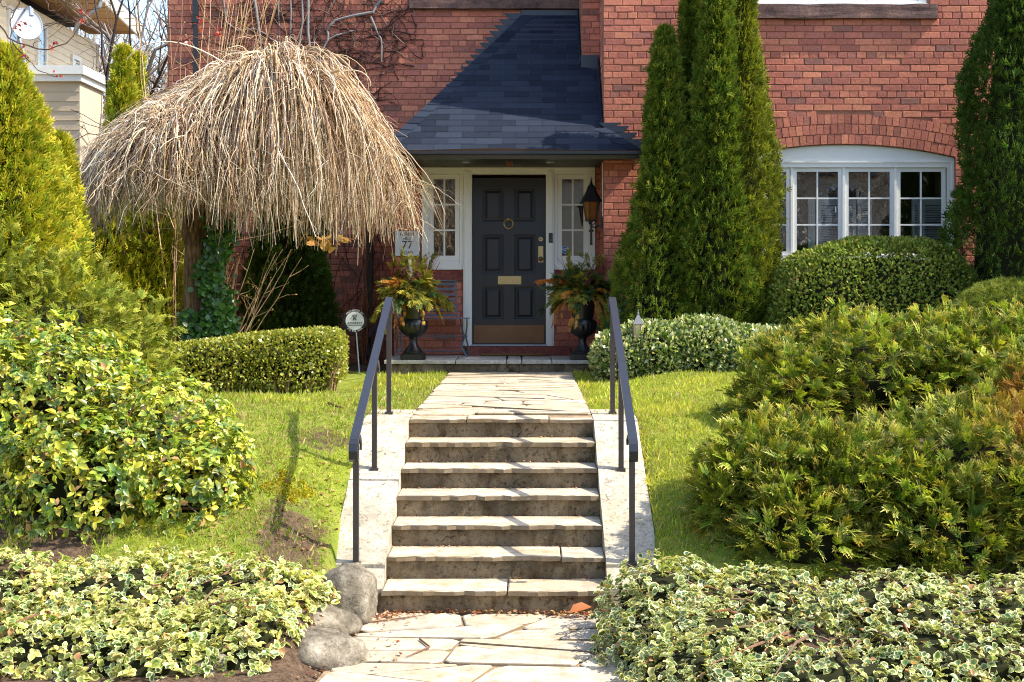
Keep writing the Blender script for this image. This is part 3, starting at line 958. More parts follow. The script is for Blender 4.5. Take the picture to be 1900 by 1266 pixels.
# --- window builder pieces
def bar(m, x0, x1, z0, z1, y0, y1): m.box(x0, x1, y0, y1, z0, z1)
def sash(parent, x0, x1, z0, z1, y, cols, rows, fw=.045, mw=.016, nm='casement', glassname='pane', th=.035):
    """a framed sash with each pane a piece of its own"""
    m = MB()
    m.box(x0, x0 + fw, y, y + th, z0, z1); m.box(x1 - fw, x1, y, y + th, z0, z1)
    m.box(x0 + fw, x1 - fw, y + .001, y + th, z1 - fw, z1); m.box(x0 + fw, x1 - fw, y + .001, y + th, z0, z0 + fw)
    s = m.build(nm, M['white_paint'], parent)
    gx0, gx1, gz0, gz1 = x0 + fw, x1 - fw, z0 + fw, z1 - fw
    cw, rh = (gx1 - gx0) / cols, (gz1 - gz0) / rows
    for c in range(1, cols):
        MB().box(gx0 + c * cw - mw / 2, gx0 + c * cw + mw / 2, y + .006, y + th - .006, gz0, gz1).build('muntin', M['white_paint'], parent)
    for r_ in range(1, rows):
        MB().box(gx0, gx1, y + .009, y + th - .009, gz0 + r_ * rh - mw / 2, gz0 + r_ * rh + mw / 2).build('muntin', M['white_paint'], parent)
    for c in range(cols):
        for r_ in range(rows):
            a0, a1 = gx0 + c * cw + .004, gx0 + (c + 1) * cw - .004; b0, b1 = gz0 + r_ * rh + .004, gz0 + (r_ + 1) * rh - .004
            MB().box(a0, a1, y + .015, y + .019, b0, b1).build(glassname, M['glass'], parent)

# --- arched four-casement window
win = empty('arched_window', (wxc, YW, wzb)); win.parent = house; win.matrix_parent_inverse = parent_inv(house)
win['label'] = 'white four-casement window under a shallow brick arch'
yw = YW + .045
head = MB()
for k in range(-npt, npt):
    xa, xb = wxc + ahw * k / npt, wxc + ahw * (k + 1) / npt
    head.prismXZ([(xa, wzs - .04), (xb, wzs - .04), (xb, arch_z(xb) - .003), (xa, arch_z(xa) - .003)], yw, yw + .06)
head.build('arched_head', M['white_paint'], win)
fr = MB()
fo = .075
fr.box(wx0 + .003, wx0 + fo, yw - .012, yw + .07, wzb, wzs - .042); fr.box(wx1 - fo, wx1 - .003, yw - .012, yw + .07, wzb, wzs - .042)
fr.box(wx0 + fo, wx1 - fo, yw - .014, yw + .07, wzs - .115, wzs - .042)
fr.box(wx0 - .0 + .003, wx1 - .003, yw - .026, yw - .0, wzs - .06, wzs - .04)
fr.box(wx1 - .03, wx1 - .003, yw - .026, yw - .012, wzb, wzs - .06); fr.box(wx0 + .003, wx0 + .03, yw - .026, yw - .012, wzb, wzs - .06)
fr.box(wx0 + fo, wx1 - fo, yw - .03, yw + .07, wzb, wzb + .05)
fr.build('frame', M['white_paint'], win)
cx0, cx1 = wx0 + fo, wx1 - fo; cw = (cx1 - cx0) / 4
for k in range(4):
    if k:
        MB().box(cx0 + k * cw - .014, cx0 + k * cw + .014, yw - .004, yw + .07, wzb + .051, wzs - .116).build('mullion', M['white_paint'], win)
    sash(win, cx0 + k * cw + .016, cx0 + (k + 1) * cw - .016, wzb + .053, wzs - .118, yw + .012, 2, 3, .045, .018)
MB().box(cx0 + 2 * cw - .1, cx0 + 2 * cw - .086, yw - .004, yw + .012, wzb + .55, wzb + .62).build('latch', M['galvanised'], win)
# louvred cafe shutters behind the lower panes
def shutter(x0, x1, z0, z1, y, slant=.0):
    g = empty('shutter', (x0, y, z0)); g.parent = house; g.matrix_parent_inverse = parent_inv(house)
    f = MB(); fw = .035
    f.box(x0, x0 + fw, y, y + .025, z0, z1); f.box(x1 - fw, x1, y, y + .025, z0, z1); f.box(x0 + fw, x1 - fw, y + .001, y + .025, z1 - .07, z1); f.box(x0 + fw, x1 - fw, y + .001, y + .025, z0, z0 + .05)
    f.build('shutter_frame', M['shutter_white'], g)
    z = z0 + .06
    while z < z1 - .09:
        m = MB(); m._push([(x0 + fw, y + .002, z), (x1 - fw, y + .002, z), (x1 - fw, y + .024, z + .016), (x0 + fw, y + .024, z + .016), (x0 + fw, y + .002, z + .005), (x1 - fw, y + .002, z + .005), (x1 - fw, y + .024, z + .021), (x0 + fw, y + .024, z + .021)],
                          [(0, 3, 2, 1), (4, 5, 6, 7), (0, 1, 5, 4), (1, 2, 6, 5), (2, 3, 7, 6), (3, 0, 4, 7)])
        m.build('louvre', M['shutter_white'], g); z += .028
ysh = yw + .16
for a, b in ((1385, 1428), (1500, 1512), (1518, 1560), (1572, 1588), (1592, 1618), (1692, 1709), (1711, 1752)):
    shutter(PX(a, ysh), PX(b, ysh), wzb + .05, PZ(370, ysh), ysh)
# dim room behind
room = MB()
room.box(wx0 - .5, wx1 + .5, YW + 3.0, YW + 3.1, .9, wza + .4)
room.box(wx0 - .6, wx0 - .5, YW + .29, YW + 3.1, .9, wza + .4); room.box(wx1 + .5, wx1 + .6, YW + .29, YW + 3.1, .9, wza + .4)
room.box(wx0 - .6, wx1 + .6, YW + .29, YW + 3.1, wza + .4, wza + .5); room.box(wx0 - .6, wx1 + .6, YW + .29, YW + 3.1, .8, .9)
room.build('room', M['room_wall'], house)
MB().tube([P(1745, 300, YW + .5), P(1746, 480, YW + .5)], .07, 8).build('curtain', M['curtain'], house)
fu = MB()
fu.box(PX(1560, YW + 1.6), PX(1660, YW + 1.6), YW + 1.5, YW + 1.55, PZ(480, YW + 1.5), PZ(405, YW + 1.5)); fu.box(PX(1480, YW + 2.2), PX(1545, YW + 2.2), YW + 2.2, YW + 2.3, 1.2, PZ(370, YW + 2.2))
fu.build('furniture', M['curtain'], house)

# --- upper window (only its foot shows)
up = empty('upper_window', ((uw[0] + uw[1]) / 2, YW, uw[2])); up.parent = house; up.matrix_parent_inverse = parent_inv(house)
m = MB(); m.box(uw[0] + .003, uw[1] - .003, YW - .02, YW + .08, uw[2], PZ(7, YW)); m.box(uw[0] + .003, uw[1] - .003, YW + .01, YW + .08, PZ(7, YW), PZ(1, YW))
m.box(uw[0] + .003, uw[0] + .1, YW + .011, YW + .08, PZ(1, YW), ZT - .5); m.box(uw[1] - .1, uw[1] - .003, YW + .011, YW + .08, PZ(1, YW), ZT - .5); m.box(uw[0] + .003, uw[1] - .003, YW + .011, YW + .08, ZT - .5, ZT - .4)
m.build('frame', M['white_paint'], up)
for k in range(3):
    w3 = (uw[1] - uw[0] - .2) / 3; a = uw[0] + .1 + k * w3
    sash(up, a + .006, a + w3 - .006, PZ(1, YW) + .002, ZT - .51, YW + .03, 2, 4, .045, .018, 'casement')
MB().box(uw[0] - .3, uw[1] + .3, YW + .6, YW + .65, 4.9, ZT).build('room', M['room_wall'], house)
MB().box(PX(790, YB) + .003, PX(1060, YB) - .003, YB + .02, YB + .1, PZ(-4, YB), PZ(-30, YB)).build('window_foot', M['white_paint'], house)
MB().box(PX(790, YB), PX(1060, YB), YB + .11, YB + .16, PZ(-4, YB), ZT).build('window_backing', M['room_wall'], house)
# flat cap that closes the house above the picture
MB().box(XL - .1, XR + .1, YB - .1, YB + 6, ZT + .001, ZT + .2).build('roof_cap', M['roof_dark'], house)
MB().box(XW - .1, XR + .1, YW - .1, YB - .101, ZT + .001, ZT + .2).build('roof_cap', M['roof_dark'], house)
MB().box(XR - .001, XR + .25, YW + .281, YB + 6, .9, ZT).build('far_wall', M['mortar'], house)

# --- entrance frame, sidelights, door
ent = empty('door_frame', ((ex0 + ex1) / 2, YE, eb)); ent.parent = house; ent.matrix_parent_inverse = parent_inv(house)
ZD0, ZD1 = PZ(639, YE), PZ(330, YE)
f = MB()
f.box(ex0, ex1, YE - .03, YE + .08, ez1 - .045, ez1 - .001)              # head
f.box(ex0, ex1, YE - .045, YE - .031, ez1 - .02, ez1 - .004)
f.box(ex0 + .05, ex1 - .05, YE - .018, YE + .08, ez1 - .085, ez1 - .046)
for a, b, zlo in ((ex0, ex0 + .085, esill), (ex1 - .085, ex1, esill)):
    f.box(a, b, YE - .03, YE + .08, zlo + .001, ez1 - .046)
f.build('frame', M['white_paint'], ent)
for a, b in ((PX(860, YE), PX(875.7, YE)), (PX(1013, YE), PX(1028, YE))):
    j = MB(); j.box(a, b, YE - .036, YE + .09, PZ(642, YE), ez1 - .047); j.box(a + .022, b - .022, YE - .05, YE - .036, PZ(642, YE), ez1 - .05)
    j.build('door_jamb', M['white_paint'], ent)
# fluted posts between door and sidelights
for a, b in ((PX(853, YE), PX(859.6, YE)), (PX(1028.4, YE), PX(1034, YE))):
    MB().box(a, b, YE - .012, YE + .08, esill, ez1 - .086).build('post', M['white_paint'], ent)
MB().box(PX(875, YE), PX(1014, YE), YE - .05, YE + .12, PZ(642, YE), ZD0 - .002).build('threshold', M['galvanised'], ent)
for nm, a, b in (('l', ex0 + .085, PX(853, YE)), ('r', PX(1034, YE), ex1 - .085)):
    sl = empty('sidelight', ((a + b) / 2, YE, esill)); sl.parent = house; sl.matrix_parent_inverse = parent_inv(house)
    sash(sl, a + .002, b - .002, PZ(483, YE), ez1 - .088, YE + .0, 2, 3, .055, .02, 'sash')
    m = MB(); m.box(a + .002, b - .002, YE - .006, YE + .06, PZ(489, YE), PZ(483, YE) - .002); m.box(a - .02 if nm == 'r' else a - .085, b + (.085 if nm == 'r' else .02), YE - .05, YE - .001, esill - .004, PZ(489, YE) - .001)
    m.build('sill', M['white_paint'], sl)
    # dim hall behind with a pale curtain
    MB().box(a - .05, b + .05, YE + .7, YE + .72, esill, ez1).build('hall_wall', M['room_wall'], sl)
# alarm sticker behind the lower right pane of glass
st = empty('window_sticker', P(1047.5, 463, YE - .01), 'small round blue alarm sticker in the sidelight beside the lantern', 'sticker')
MB().disc((PX(1048, YE), PZ(463.5, YE)), .048, YE + .008, YE + .0125, 20).build('disc', M['sticker_blue'], st)
MB().torus((PX(1048, YE), YE + .0085, PZ(463.5, YE)), .044, .003).build('rim', M['letter_white'], st)
def text(s, name, size, x, y, z, mat, parent, align='CENTER', ext=.001, rot=(R(90), 0, 0), xs=1.0):
    c = bpy.data.curves.new(name, 'FONT'); c.body = s; c.size = size; c.align_x = align; c.align_y = 'CENTER'; c.extrude = ext; c.resolution_u = 3
    c.materials.append(mat)
    o = bpy.data.objects.new(name, c); COL.objects.link(o)
    if parent is not None:
        o.parent = parent; o.matrix_parent_inverse = parent_inv(parent)
    o.location = (x, y, z); o.rotation_euler = rot; o.scale = (xs, 1, 1)
    me = bpy.data.meshes.new_from_object(o); me.name = name          # plain mesh letters
    q = bpy.data.objects.new(name, me); COL.objects.link(q)
    q.parent = parent; q.matrix_parent_inverse = o.matrix_parent_inverse.copy()
    q.location = o.location; q.rotation_euler = rot; q.scale = (xs, 1, 1)
    bpy.data.objects.remove(o)
    return q
text('ADT', 'lettering', .045, PX(1048, YE), YE + .006, PZ(463.5, YE), M['letter_white'], st)

DY = YE + .045                                                        # face of the door
door = empty('front_door', (PX(944, YE), DY, ZD0)); door.parent = house; door.matrix_parent_inverse = parent_inv(house)
door['label'] = 'black six-panel front door with brass fittings'
dl, dr = PX(876.2, YE), PX(1012.6, YE)
cols_ = [(PX(895, YE), PX(934, YE)), (PX(954.4, YE), PX(993.3, YE))]
rows_ = [(PZ(411.7, YE), PZ(349, YE)), (PZ(508, YE), PZ(434.8, YE)), (PZ(594, YE), PZ(531.8, YE))]
leaf = MB()
leaf.box(dl, cols_[0][0], DY, DY + .045, ZD0, ZD1); leaf.box(cols_[0][1], cols_[1][0], DY, DY + .045, ZD0, ZD1); leaf.box(cols_[1][1], dr, DY, DY + .045, ZD0, ZD1)
zz = [ZD0] + [v for rw in rows_[::-1] for v in rw] + [ZD1]
for c in cols_:
    for k in range(0, len(zz), 2): leaf.box(c[0], c[1], DY + .0005, DY + .045, zz[k], zz[k + 1])
leaf.build('door_leaf', M['door_paint'], door)
for c in cols_:
    for z0, z1 in rows_:
        x0, x1 = c
        m = MB(); b1, b2, d1 = .022, .05, .018
        def ring(k, dep): return [(x0 + k, DY + dep, z0 + k), (x1 - k, DY + dep, z0 + k), (x1 - k, DY + dep, z1 - k), (x0 + k, DY + dep, z1 - k)]
        vs = ring(0, .001) + ring(.004, -.008) + ring(.014, -.006) + ring(b1, d1) + ring(b1 + .012, d1) + ring(b2 + .012, .005)
        fs = [(i * 4 + k, i * 4 + (k + 1) % 4, (i + 1) * 4 + (k + 1) % 4, (i + 1) * 4 + k) for i in range(5) for k in range(4)] + [(20, 21, 22, 23)]
        m._push(vs, fs); m.build('door_panel', M['door_paint'], door)
MB().box(dl + .02, dr - .02, DY - .006, DY - .0005, PZ(637, YE), PZ(604, YE)).build('kick_plate', M['bronze_plate'], door)
ms = MB().box(PX(923.8, YE), PX(967, YE), DY - .008, DY - .0006, PZ(527.7, YE), PZ(512.5, YE)).build('mail_slot', M['brass'], door)
MB().box(PX(929, YE), PX(962, YE), DY - .014, DY - .009, PZ(524.5, YE), PZ(515.5, YE)).build('flap', M['brass'], ms)
kn = MB(); kc = (PX(943.4, YE), DY - .02, PZ(415.5, YE))
kn.torus(kc, .056, .008, 'y', 24, 8)
kk = kn.build('door_knocker', M['brass'], door, smooth=True)
m = MB(); m.ball((kc[0], DY - .016, kc[2] + .058), .022, 10, 8); m.tube([(kc[0] - .022, DY - .022, kc[2] + .034), (kc[0], DY - .03, kc[2] + .026), (kc[0] + .022, DY - .022, kc[2] + .034)], .008); m.ball((kc[0], DY - .014, kc[2] - .06), .014, 8, 6)
m.build('knocker_mount', M['brass'], kk, smooth=True)
db = MB().disc((PX(1003.4, YE), PZ(444, YE)), .026, DY - .012, DY - .0005, 18).build('deadbolt', M['brass'], door)
MB().disc((PX(1003.4, YE), PZ(444, YE)), .012, DY - .018, DY - .0125, 12).build('keyhole', M['bronze_plate'], db)
lp = MB().box(PX(998.7, YE), PX(1008, YE), DY - .008, DY - .0005, PZ(487, YE), PZ(457, YE)).build('lock_plate', M['brass'], door)
MB().disc((PX(1003.3, YE), PZ(465, YE)), .021, DY - .018, DY - .0085, 16).build('lock', M['brass'], lp)
MB().ball((PX(1003.2, YE), DY - .045, PZ(480.5, YE)), .028, 14, 10).tube([(PX(1003.2, YE), DY - .008, PZ(480.5, YE)), (PX(1003.2, YE), DY - .04, PZ(480.5, YE))], .012, 8).build('door_knob', M['bronze_plate'], lp, smooth=True)
bell = MB().box(PX(1018, YE), PX(1025.4, YE), YE - .066, YE - .0505, PZ(451, YE), PZ(433, YE)).build('doorbell', M['gutter_black'], ent)
MB().disc((PX(1021.7, YE), PZ(446, YE)), .012, YE - .07, YE - .067, 14).build('button', M['bronze_plate'], bell)
# red stone step under the door
rough(MB().box(PX(868, YE), PX(1057, YE), YE - .16, YE - .001, eb - .05, PZ(642.5, YE)).build('door_step', M['red_stone'], house), amp=.004, scale=8, cuts=5)
# ================================================================== PORCH ROOF
EV, EZ, SL = 15.3, EYE + 1.554, .947
EXL, EXR = PX(703, 15.3), PX(1190, 15.3)
HXT = -.0835                                              # ridge end of the left hip
rz_ = lambda y: EZ + (y - EV) * SL
hipx = lambda y: EXL + (HXT - EXL) * (y - EV) / (YB - EV)
def rightx(y):
    if y < YW - .02: return EXR - (EXR - .89) * (y - EV) / (YW - EV)
    if y < PY - .02: return XW - .004
    return px0 - .012
roof = empty('porch_roof', (0, YB, EZ)); roof.parent = house; roof.matrix_parent_inverse = parent_inv(house)
roof['label'] = 'dark blue-grey shingled porch roof with hipped ends'
dk = MB()
def sheet(poly, dz=-.004, th=.03):
    n = len(poly); vs = [(x, y, z + dz) for x, y, z in poly] + [(x, y, z + dz - th) for x, y, z in poly]
    dk._push(vs, [tuple(range(n)), tuple(range(2 * n - 1, n - 1, -1))] + [(i, n + i, n + (i + 1) % n, (i + 1) % n) for i in range(n)])
sheet([(EXL, EV, EZ), (EXR, EV, EZ), (.89, YW - .013, rz_(YW)), (XW - .013, YW, rz_(YW)), (XW - .013, YB - .013, rz_(YB)), (HXT, YB - .013, rz_(YB))])
sheet([(EXL, EV, EZ), (HXT, YB - .013, rz_(YB)), (EXL, YB - .013, EZ)])
sheet([(EXR, EV, EZ), (EXR, YW - .013, EZ), (.89, YW - .013, rz_(YW))])
dk.build('roof_deck', M['flashing'], roof)
rr = random.Random(12)
NCR = 25; dy = (YB - .02 - EV) / NCR
for k in range(NCR):
    ya, yb = EV + k * dy - (.012 if k == 0 else 0), EV + (k + 1) * dy
    xl_a, xl_b = hipx(max(ya, EV)), hipx(yb); xr_a, xr_b = rightx(ya), rightx(yb - .001)
    L = .31; x = EXL - (L / 2 if k % 2 else 0) + rr.uniform(-.01, .01)
    while x < max(xr_a, xr_b):
        a, b = x + .0022, x + L - .0022; x += L
        a0, a1 = max(a, xl_a + .02), max(a, xl_b + .02); b0, b1 = min(b, xr_a), min(b, xr_b)
        if b0 - a0 < .02 or b1 - a1 < .005: continue
        za, zb = rz_(ya), rz_(yb); t = .011 + rr.uniform(-.0015, .0015)
        m = MB()
        m._push([(a0, ya, za), (b0, ya, za), (b1, yb, zb), (a1, yb, zb), (a0, ya, za + t), (b0, ya, za + t), (b1, yb, zb + .004), (a1, yb, zb + .004)],
                [(0, 3, 2, 1), (4, 5, 6, 7), (0, 1, 5, 4), (1, 2, 6, 5), (2, 3, 7, 6), (3, 0, 4, 7)])
        m.build('shingle', M['shingle'], roof)
def hipcaps(p0, p1, n, fx, sy):
    p0, p1 = Vector(p0), Vector(p1)
    for k in range(n):
        a = p0.lerp(p1, k / n); b = p0.lerp(p1, (k + 1.12) / n)
        up0, up1 = Vector((0, 0, .026)), Vector((0, 0, .012))
        w = .155
        vs = [a + Vector((fx * w, 0, -.006)) + up0, a + up0, a + Vector((0, sy * w, -.01)) + up0, b + Vector((fx * w, 0, -.006)) + up1, b + up1, b + Vector((0, sy * w, -.01)) + up1]
        vs += [v - Vector((0, 0, .012)) for v in vs[:3]]
        MB()._push(vs, [(0, 1, 4, 3), (1, 2, 5, 4), (6, 7, 1, 0), (7, 8, 2, 1)]).build('hip_shingle', M['shingle'], roof)
hipcaps((EXL, EV, EZ), (HXT, YB - .05, rz_(YB - .05)), 23, 1, 1)
hipcaps((EXR, EV, EZ), (.90, YW - .03, rz_(YW - .03)), 4, -1, 1)
# stepped flashings
def teeth(parent, y, xf, z0, z1, s, n_):
    z = z0; m = MB()
    while z < z1 - .01:
        zb_, zt_ = z, min(z + COURSE, z1)
        m.prismXZ([(xf(zb_), zb_), (xf(zt_), zt_ + .004), (xf(zb_) + s * .21, zt_ + .004), (xf(zb_) + s * .13, zb_)][::(1 if s < 0 else -1)], y - .019, y - .0135)
        z += COURSE
    m.build('flashing', M['flashing'], parent)
teeth(roof, YB, lambda z: EXL + (HXT - EXL) * (z - EZ) / (rz_(YB) - EZ) + .03, EZ, rz_(YB), -1, 0)
teeth(roof, YW, lambda z: EXR - (EXR - .89) * (z - EZ) / (rz_(YW) - EZ) - .02, EZ + .01, rz_(YW) + .05, 1, 0)
m = MB(); m.box(px0 - .01, XW - .006, PY - .05, PY - .013, rz_(PY) - .06, rz_(PY) + .11); m.box(HXT - .02, px0, YB - .045, YB - .0135, rz_(YB) - .06, rz_(YB) + .035)
vs = [(XW - .03, YW - .02, rz_(YW) + .02), (XW - .012, YW - .02, rz_(YW) + .10), (XW - .012, PY - .05, rz_(PY) + .08), (XW - .03, PY - .05, rz_(PY))]
m._push(vs + [(x - .006, y, z) for x, y, z in vs], [(0, 1, 2, 3), (7, 6, 5, 4), (0, 4, 5, 1), (3, 2, 6, 7)])
vs = [(px0 - .03, PY - .05, rz_(PY)), (px0 - .012, PY - .05, rz_(PY) + .09), (px0 - .012, YB - .05, rz_(YB) + .06), (px0 - .03, YB - .05, rz_(YB) - .02)]
m._push(vs + [(x - .006, y, z) for x, y, z in vs], [(0, 1, 2, 3), (7, 6, 5, 4), (0, 4, 5, 1), (3, 2, 6, 7)])
m.build('flashing', M['flashing'], roof)
# gutter, fascia, soffit
SOF = EYE + 1.472
g = MB()
prof = [(EV - .01, EZ - .012), (EV - .01, EZ - .10), (EV - .08, EZ - .10), (EV - .095, EZ - .06), (EV - .115, EZ - .045), (EV - .115, EZ - .015), (EV - .11, EZ - .012), (EV - .105, EZ - .02), (EV - .025, EZ - .02)]
n = len(prof); vs = [(EXL - .03, y, z) for y, z in prof] + [(EXR + .03, y, z) for y, z in prof]
g._push(vs, [(i, (i + 1) % n, n + (i + 1) % n, n + i) for i in range(n)] + [tuple(range(n))[::-1], tuple(range(n, 2 * n))])
g.build('gutter', M['gutter_black'], house)
de = MB()
for k in range(14):
    a, b = k / 14, (k + 1) / 14; h = lambda t: EZ + .004 + .022 * math.exp(-((t - .45) / .22) ** 2)
    xa, xb = EXL + (EXR - EXL) * a, EXL + (EXR - EXL) * b
    de._push([(xa, EV - .012, EZ - .012), (xb, EV - .012, EZ - .012), (xb, EV - .022, h(b)), (xa, EV - .022, h(a))], [(0, 1, 2, 3)])
    de._push([(xa, EV - .022, h(a)), (xb, EV - .022, h(b)), (xb, EV + .02, EZ + .016), (xa, EV + .02, EZ + .016)], [(0, 1, 2, 3)])
de.build('drip_edge', M['bronze_plate'], house)
m = MB(); m.box(EXL, EXR, EV - .008, EV + .02, SOF - .01, EZ - .035); m.box(EXL, XW - .001, EV + .021, YE - .0, SOF, SOF + .02); m.box(XW, EXR, EV + .021, YW - .013, SOF, SOF + .02); m.box(EXL, XEL - .001, YE, YB - .02, SOF, SOF + .02)
m.box(EXL, EXL + .02, EV + .021, YB - .02, SOF - .01, EZ - .035); m.box(EXR - .02, EXR, EV + .021, YW - .014, SOF - .01, EZ - .035)
m.build('soffit', M['soffit_dark'], house)
MB().box(XEL, XW - .001, YE - .07, YE - .013, ez1 + .002, SOF - .001).build('lintel', M['soffit_dark'], house)
m = MB(); m.box(PX(746, 16.3), PX(757, 16.3), 16.2, 16.44, PZ(335, 16.3), SOF - .001); m.build('corbel', M['soffit_dark'], house)
for px_ in (865, 1021):
    MB().lathe([(.055, 0), (.055, .012), (.03, .012)], (PX(px_, 15.75), 15.75, SOF - .0135), 16).build('downlight', M['galvanised'], house)
m = MB(); m.box(PX(938, 15.7), PX(951, 15.7), 15.68, 15.76, SOF - .06, SOF - .001); m.disc((PX(944.5, 15.7), SOF - .032), .022, 15.665, 15.68, 14)
m.build('camera_box', M['bronze_plate'], house)

# ------------------------------------------------------------------ porch slab
PZT = 1.175
porch = empty('porch_slab', (-.43, PORCH_Y, 1.0), 'low stone porch slab in front of the black door', 'porch')
rough(MB().box(PX(716, PORCH_Y), .80, PORCH_Y + .045, YE - .02, .9, PZT - .041).build('porch_base', M['riser_concrete'], porch), amp=.005, scale=6, cuts=9)
ed = [PX(712, PORCH_Y), PX(845, PORCH_Y), PX(940, PORCH_Y), PX(968, PORCH_Y), PX(1024, PORCH_Y), .81]
for k in range(5):
    q = [(ed[k] + .005, PORCH_Y + rs.uniform(0, .02))] + [(ed[k] + (ed[k + 1] - ed[k]) * t, PORCH_Y + rs.uniform(-.012, .02)) for t in (.3, .6)] + [(ed[k + 1] - .005, PORCH_Y + rs.uniform(0, .02)), (ed[k + 1] - .005 + rs.uniform(-.02, .02), YE - .17), (ed[k] + .005, YE - .17)]
    MB().prismXY(q, PZT - .04, PZT, .006, [PZT + rs.uniform(-.003, .003) for _ in q]).build('porch_stone', M['porch_stone'], porch)
MB().box(PX(712, PORCH_Y), .81, YE - .169, YE - .02, PZT - .04, PZT - .003).build('porch_stone', M['porch_stone'], porch)
# sliver of stone edging beside the slab
mt = MB()
mt.tube([(PX(893, 16.2), 16.22, PZT + .018), (PX(1012, 16.2), 16.22, PZT + .018)], .017, 8, flat=1)
mt.box(PX(893, 16.2), PX(1012, 16.2), 16.22, 16.33, PZT + .003, PZT + .016)
tag(mt.build('door_mat', M['mat_brown'], None), 'thin brown doormat with a rolled edge below the door', 'doormat')

# ------------------------------------------------------------------ downspouts, hose tap, cable
d1 = MB(); x = PX(365, YB); w = .035
d1.box(x - w, x + w, YB - .09, YB - .03, PZ(30, YB), 7.3); d1.box(x - w - .008, x + w + .008, YB - .098, YB - .02, PZ(44, YB), PZ(36, YB)); d1.box(x - w * .8, x + w * .8, YB - .085, YB - .03, 1.0, PZ(30, YB) - .001)
tag(d1.build('downspout', M['gutter_black']), 'black downspout near the left corner of the brick house', 'downspout')
x = PX(686, 17.3); d2 = MB(); d2.box(x - .035, x + .035, 17.26, 17.36, 1.25, SOF); d2.tube([(x, 17.3, 1.3), (x - .02, 17.2, 1.12), (x - .1, 17.1, 1.06)], .04, 8)
tag(d2.build('downspout', M['gutter_black']), 'black downspout on the wall left of the porch bench', 'downspout')
hx, hz = PX(690, 17.2), PZ(610, 17.2)
hb = empty('wall_vent', (hx, 17.3, hz), 'round grey wall vent hood low on the wall left of the porch', 'vent')
MB().disc((hx, hz), .078, 17.27, 17.385, 18).build('hood', M['grey_plastic'], hb)
MB().tube([(hx, 17.26, hz - .01), (hx, 17.2, hz - .02), (hx, 17.17, hz - .08), (hx, 17.17, hz - .1)], .035, 10).build('spout', M['grey_plastic'], hb)
MB().disc((hx, hz + .005), .02, 17.262, 17.269, 12).build('screw_cap', M['gutter_black'], hb)
cb = MB().tube([(XW - .006, 15.74, SOF - .01), (XW - .006, 15.74, PZ(402, 15.74))], .006, 6).build('cable', M['white_paint'])
tag(cb, 'thin white cable running down the brick corner to the lantern', 'cable')

# ------------------------------------------------------------------ wall lantern
LX, LY = PX(1097, 15.95), 15.95; lz = lambda py: PZ(py, LY)
la = empty('wall_lantern', (LX, LY, lz(429)), 'black iron carriage lantern with amber glass on the corner right of the door', 'lantern')
n8 = 8
cap = MB().lathe([(.128, lz(374) - .008), (.124, lz(374)), (.08, lz(362)), (.055, lz(352)), (.04, lz(345)), (.024, lz(349) + .03)], (LX, LY, 0), 16, flute=(0, 2, .06)).build('lantern_roof', M['black_iron'], la)
MB().lathe([(.024, lz(346)), (.04, lz(345)), (.02, lz(342)), (.012, lz(338)), (.002, lz(328))], (LX, LY, 0), 10).build('finial', M['black_iron'], cap)
zb_, zt_ = lz(409), lz(374.5)
for k in range(6):
    a0, a1 = math.pi / 3 * k + .25, math.pi / 3 * (k + 1) + .25
    rb_, rt_ = .062, .098
    pt = lambda a, r, z: (LX + r * math.cos(a), LY + r * math.sin(a), z)
    MB()._push([pt(a0, rb_, zb_), pt(a1, rb_, zb_), pt(a1, rt_, zt_), pt(a0, rt_, zt_), pt(a0, rb_ - .004, zb_), pt(a1, rb_ - .004, zb_), pt(a1, rt_ - .004, zt_), pt(a0, rt_ - .004, zt_)], [(0, 1, 2, 3), (7, 6, 5, 4)]).build('lantern_pane', M['lamp_amber'], la)
    MB().tube([pt(a0, rb_ + .003, zb_), pt(a0, rt_ + .003, zt_)], .008, 5).build('lantern_bar', M['black_iron'], la)
MB().lathe([(.07, zb_ - .012), (.074, zb_ - .004), (.07, zb_ + .004)], (LX, LY, 0), 12).lathe([(.018, lz(455)), (.014, lz(440)), (.014, lz(431)), (.03, lz(430)), (.03, lz(427)), (.014, lz(426)), (.014, lz(415)), (.02, lz(411))], (LX, LY, 0), 8).build('lantern_base', M['black_iron'], la)
br = MB()
for a in (0, 2.1, 4.2): br.tube([(LX + .065 * math.cos(a), LY + .065 * math.sin(a), zb_ - .004), (LX + .035 * math.cos(a), LY + .035 * math.sin(a), zb_ - .045), (LX, LY, lz(419))], .006, 5)
br.tube([(LX, LY, lz(421)), (LX + .05, LY, lz(422)), (LX + .1, LY - .03, lz(419)), (XW - .01, LY - .1, lz(417))], .009, 6)
br.box(XW - .022, XW - .001, LY - .16, LY - .05, lz(426), lz(400))
br.build('lantern_bracket', M['black_iron'], la)

# ------------------------------------------------------------------ house number plate
SX0, SX1, SZ0, SZ1 = PX(733.6, YE), PX(778.6, YE), PZ(475, YE), PZ(429.5, YE)
hs = empty('house_sign', ((SX0 + SX1) / 2, YE, SZ0), 'white house number plate with black lettering on the wall left of the sidelight', 'sign')
MB().box(SX0 - .006, SX1 + .006, YE - .032, YE - .014, SZ0 - .006, SZ1 + .006).build('plate_edge', M['letter_black'], hs)
MB().box(SX0, SX1, YE - .036, YE - .0325, SZ0, SZ1).build('plate', M['sign_white'], hs)
sx = (SX0 + SX1) / 2; sz = lambda f: SZ1 - (SZ1 - SZ0) * f
text('FOREST', 'lettering', .052, sx, YE - .0375, sz(.13), M['letter_black'], hs, xs=1.0)
text('HILL', 'lettering', .052, sx, YE - .0375, sz(.31), M['letter_black'], hs)
text('77', 'lettering', .135, sx, YE - .0375, sz(.57), M['letter_black'], hs)
text('ROAD', 'lettering', .052, sx, YE - .0375, sz(.88), M['letter_black'], hs)

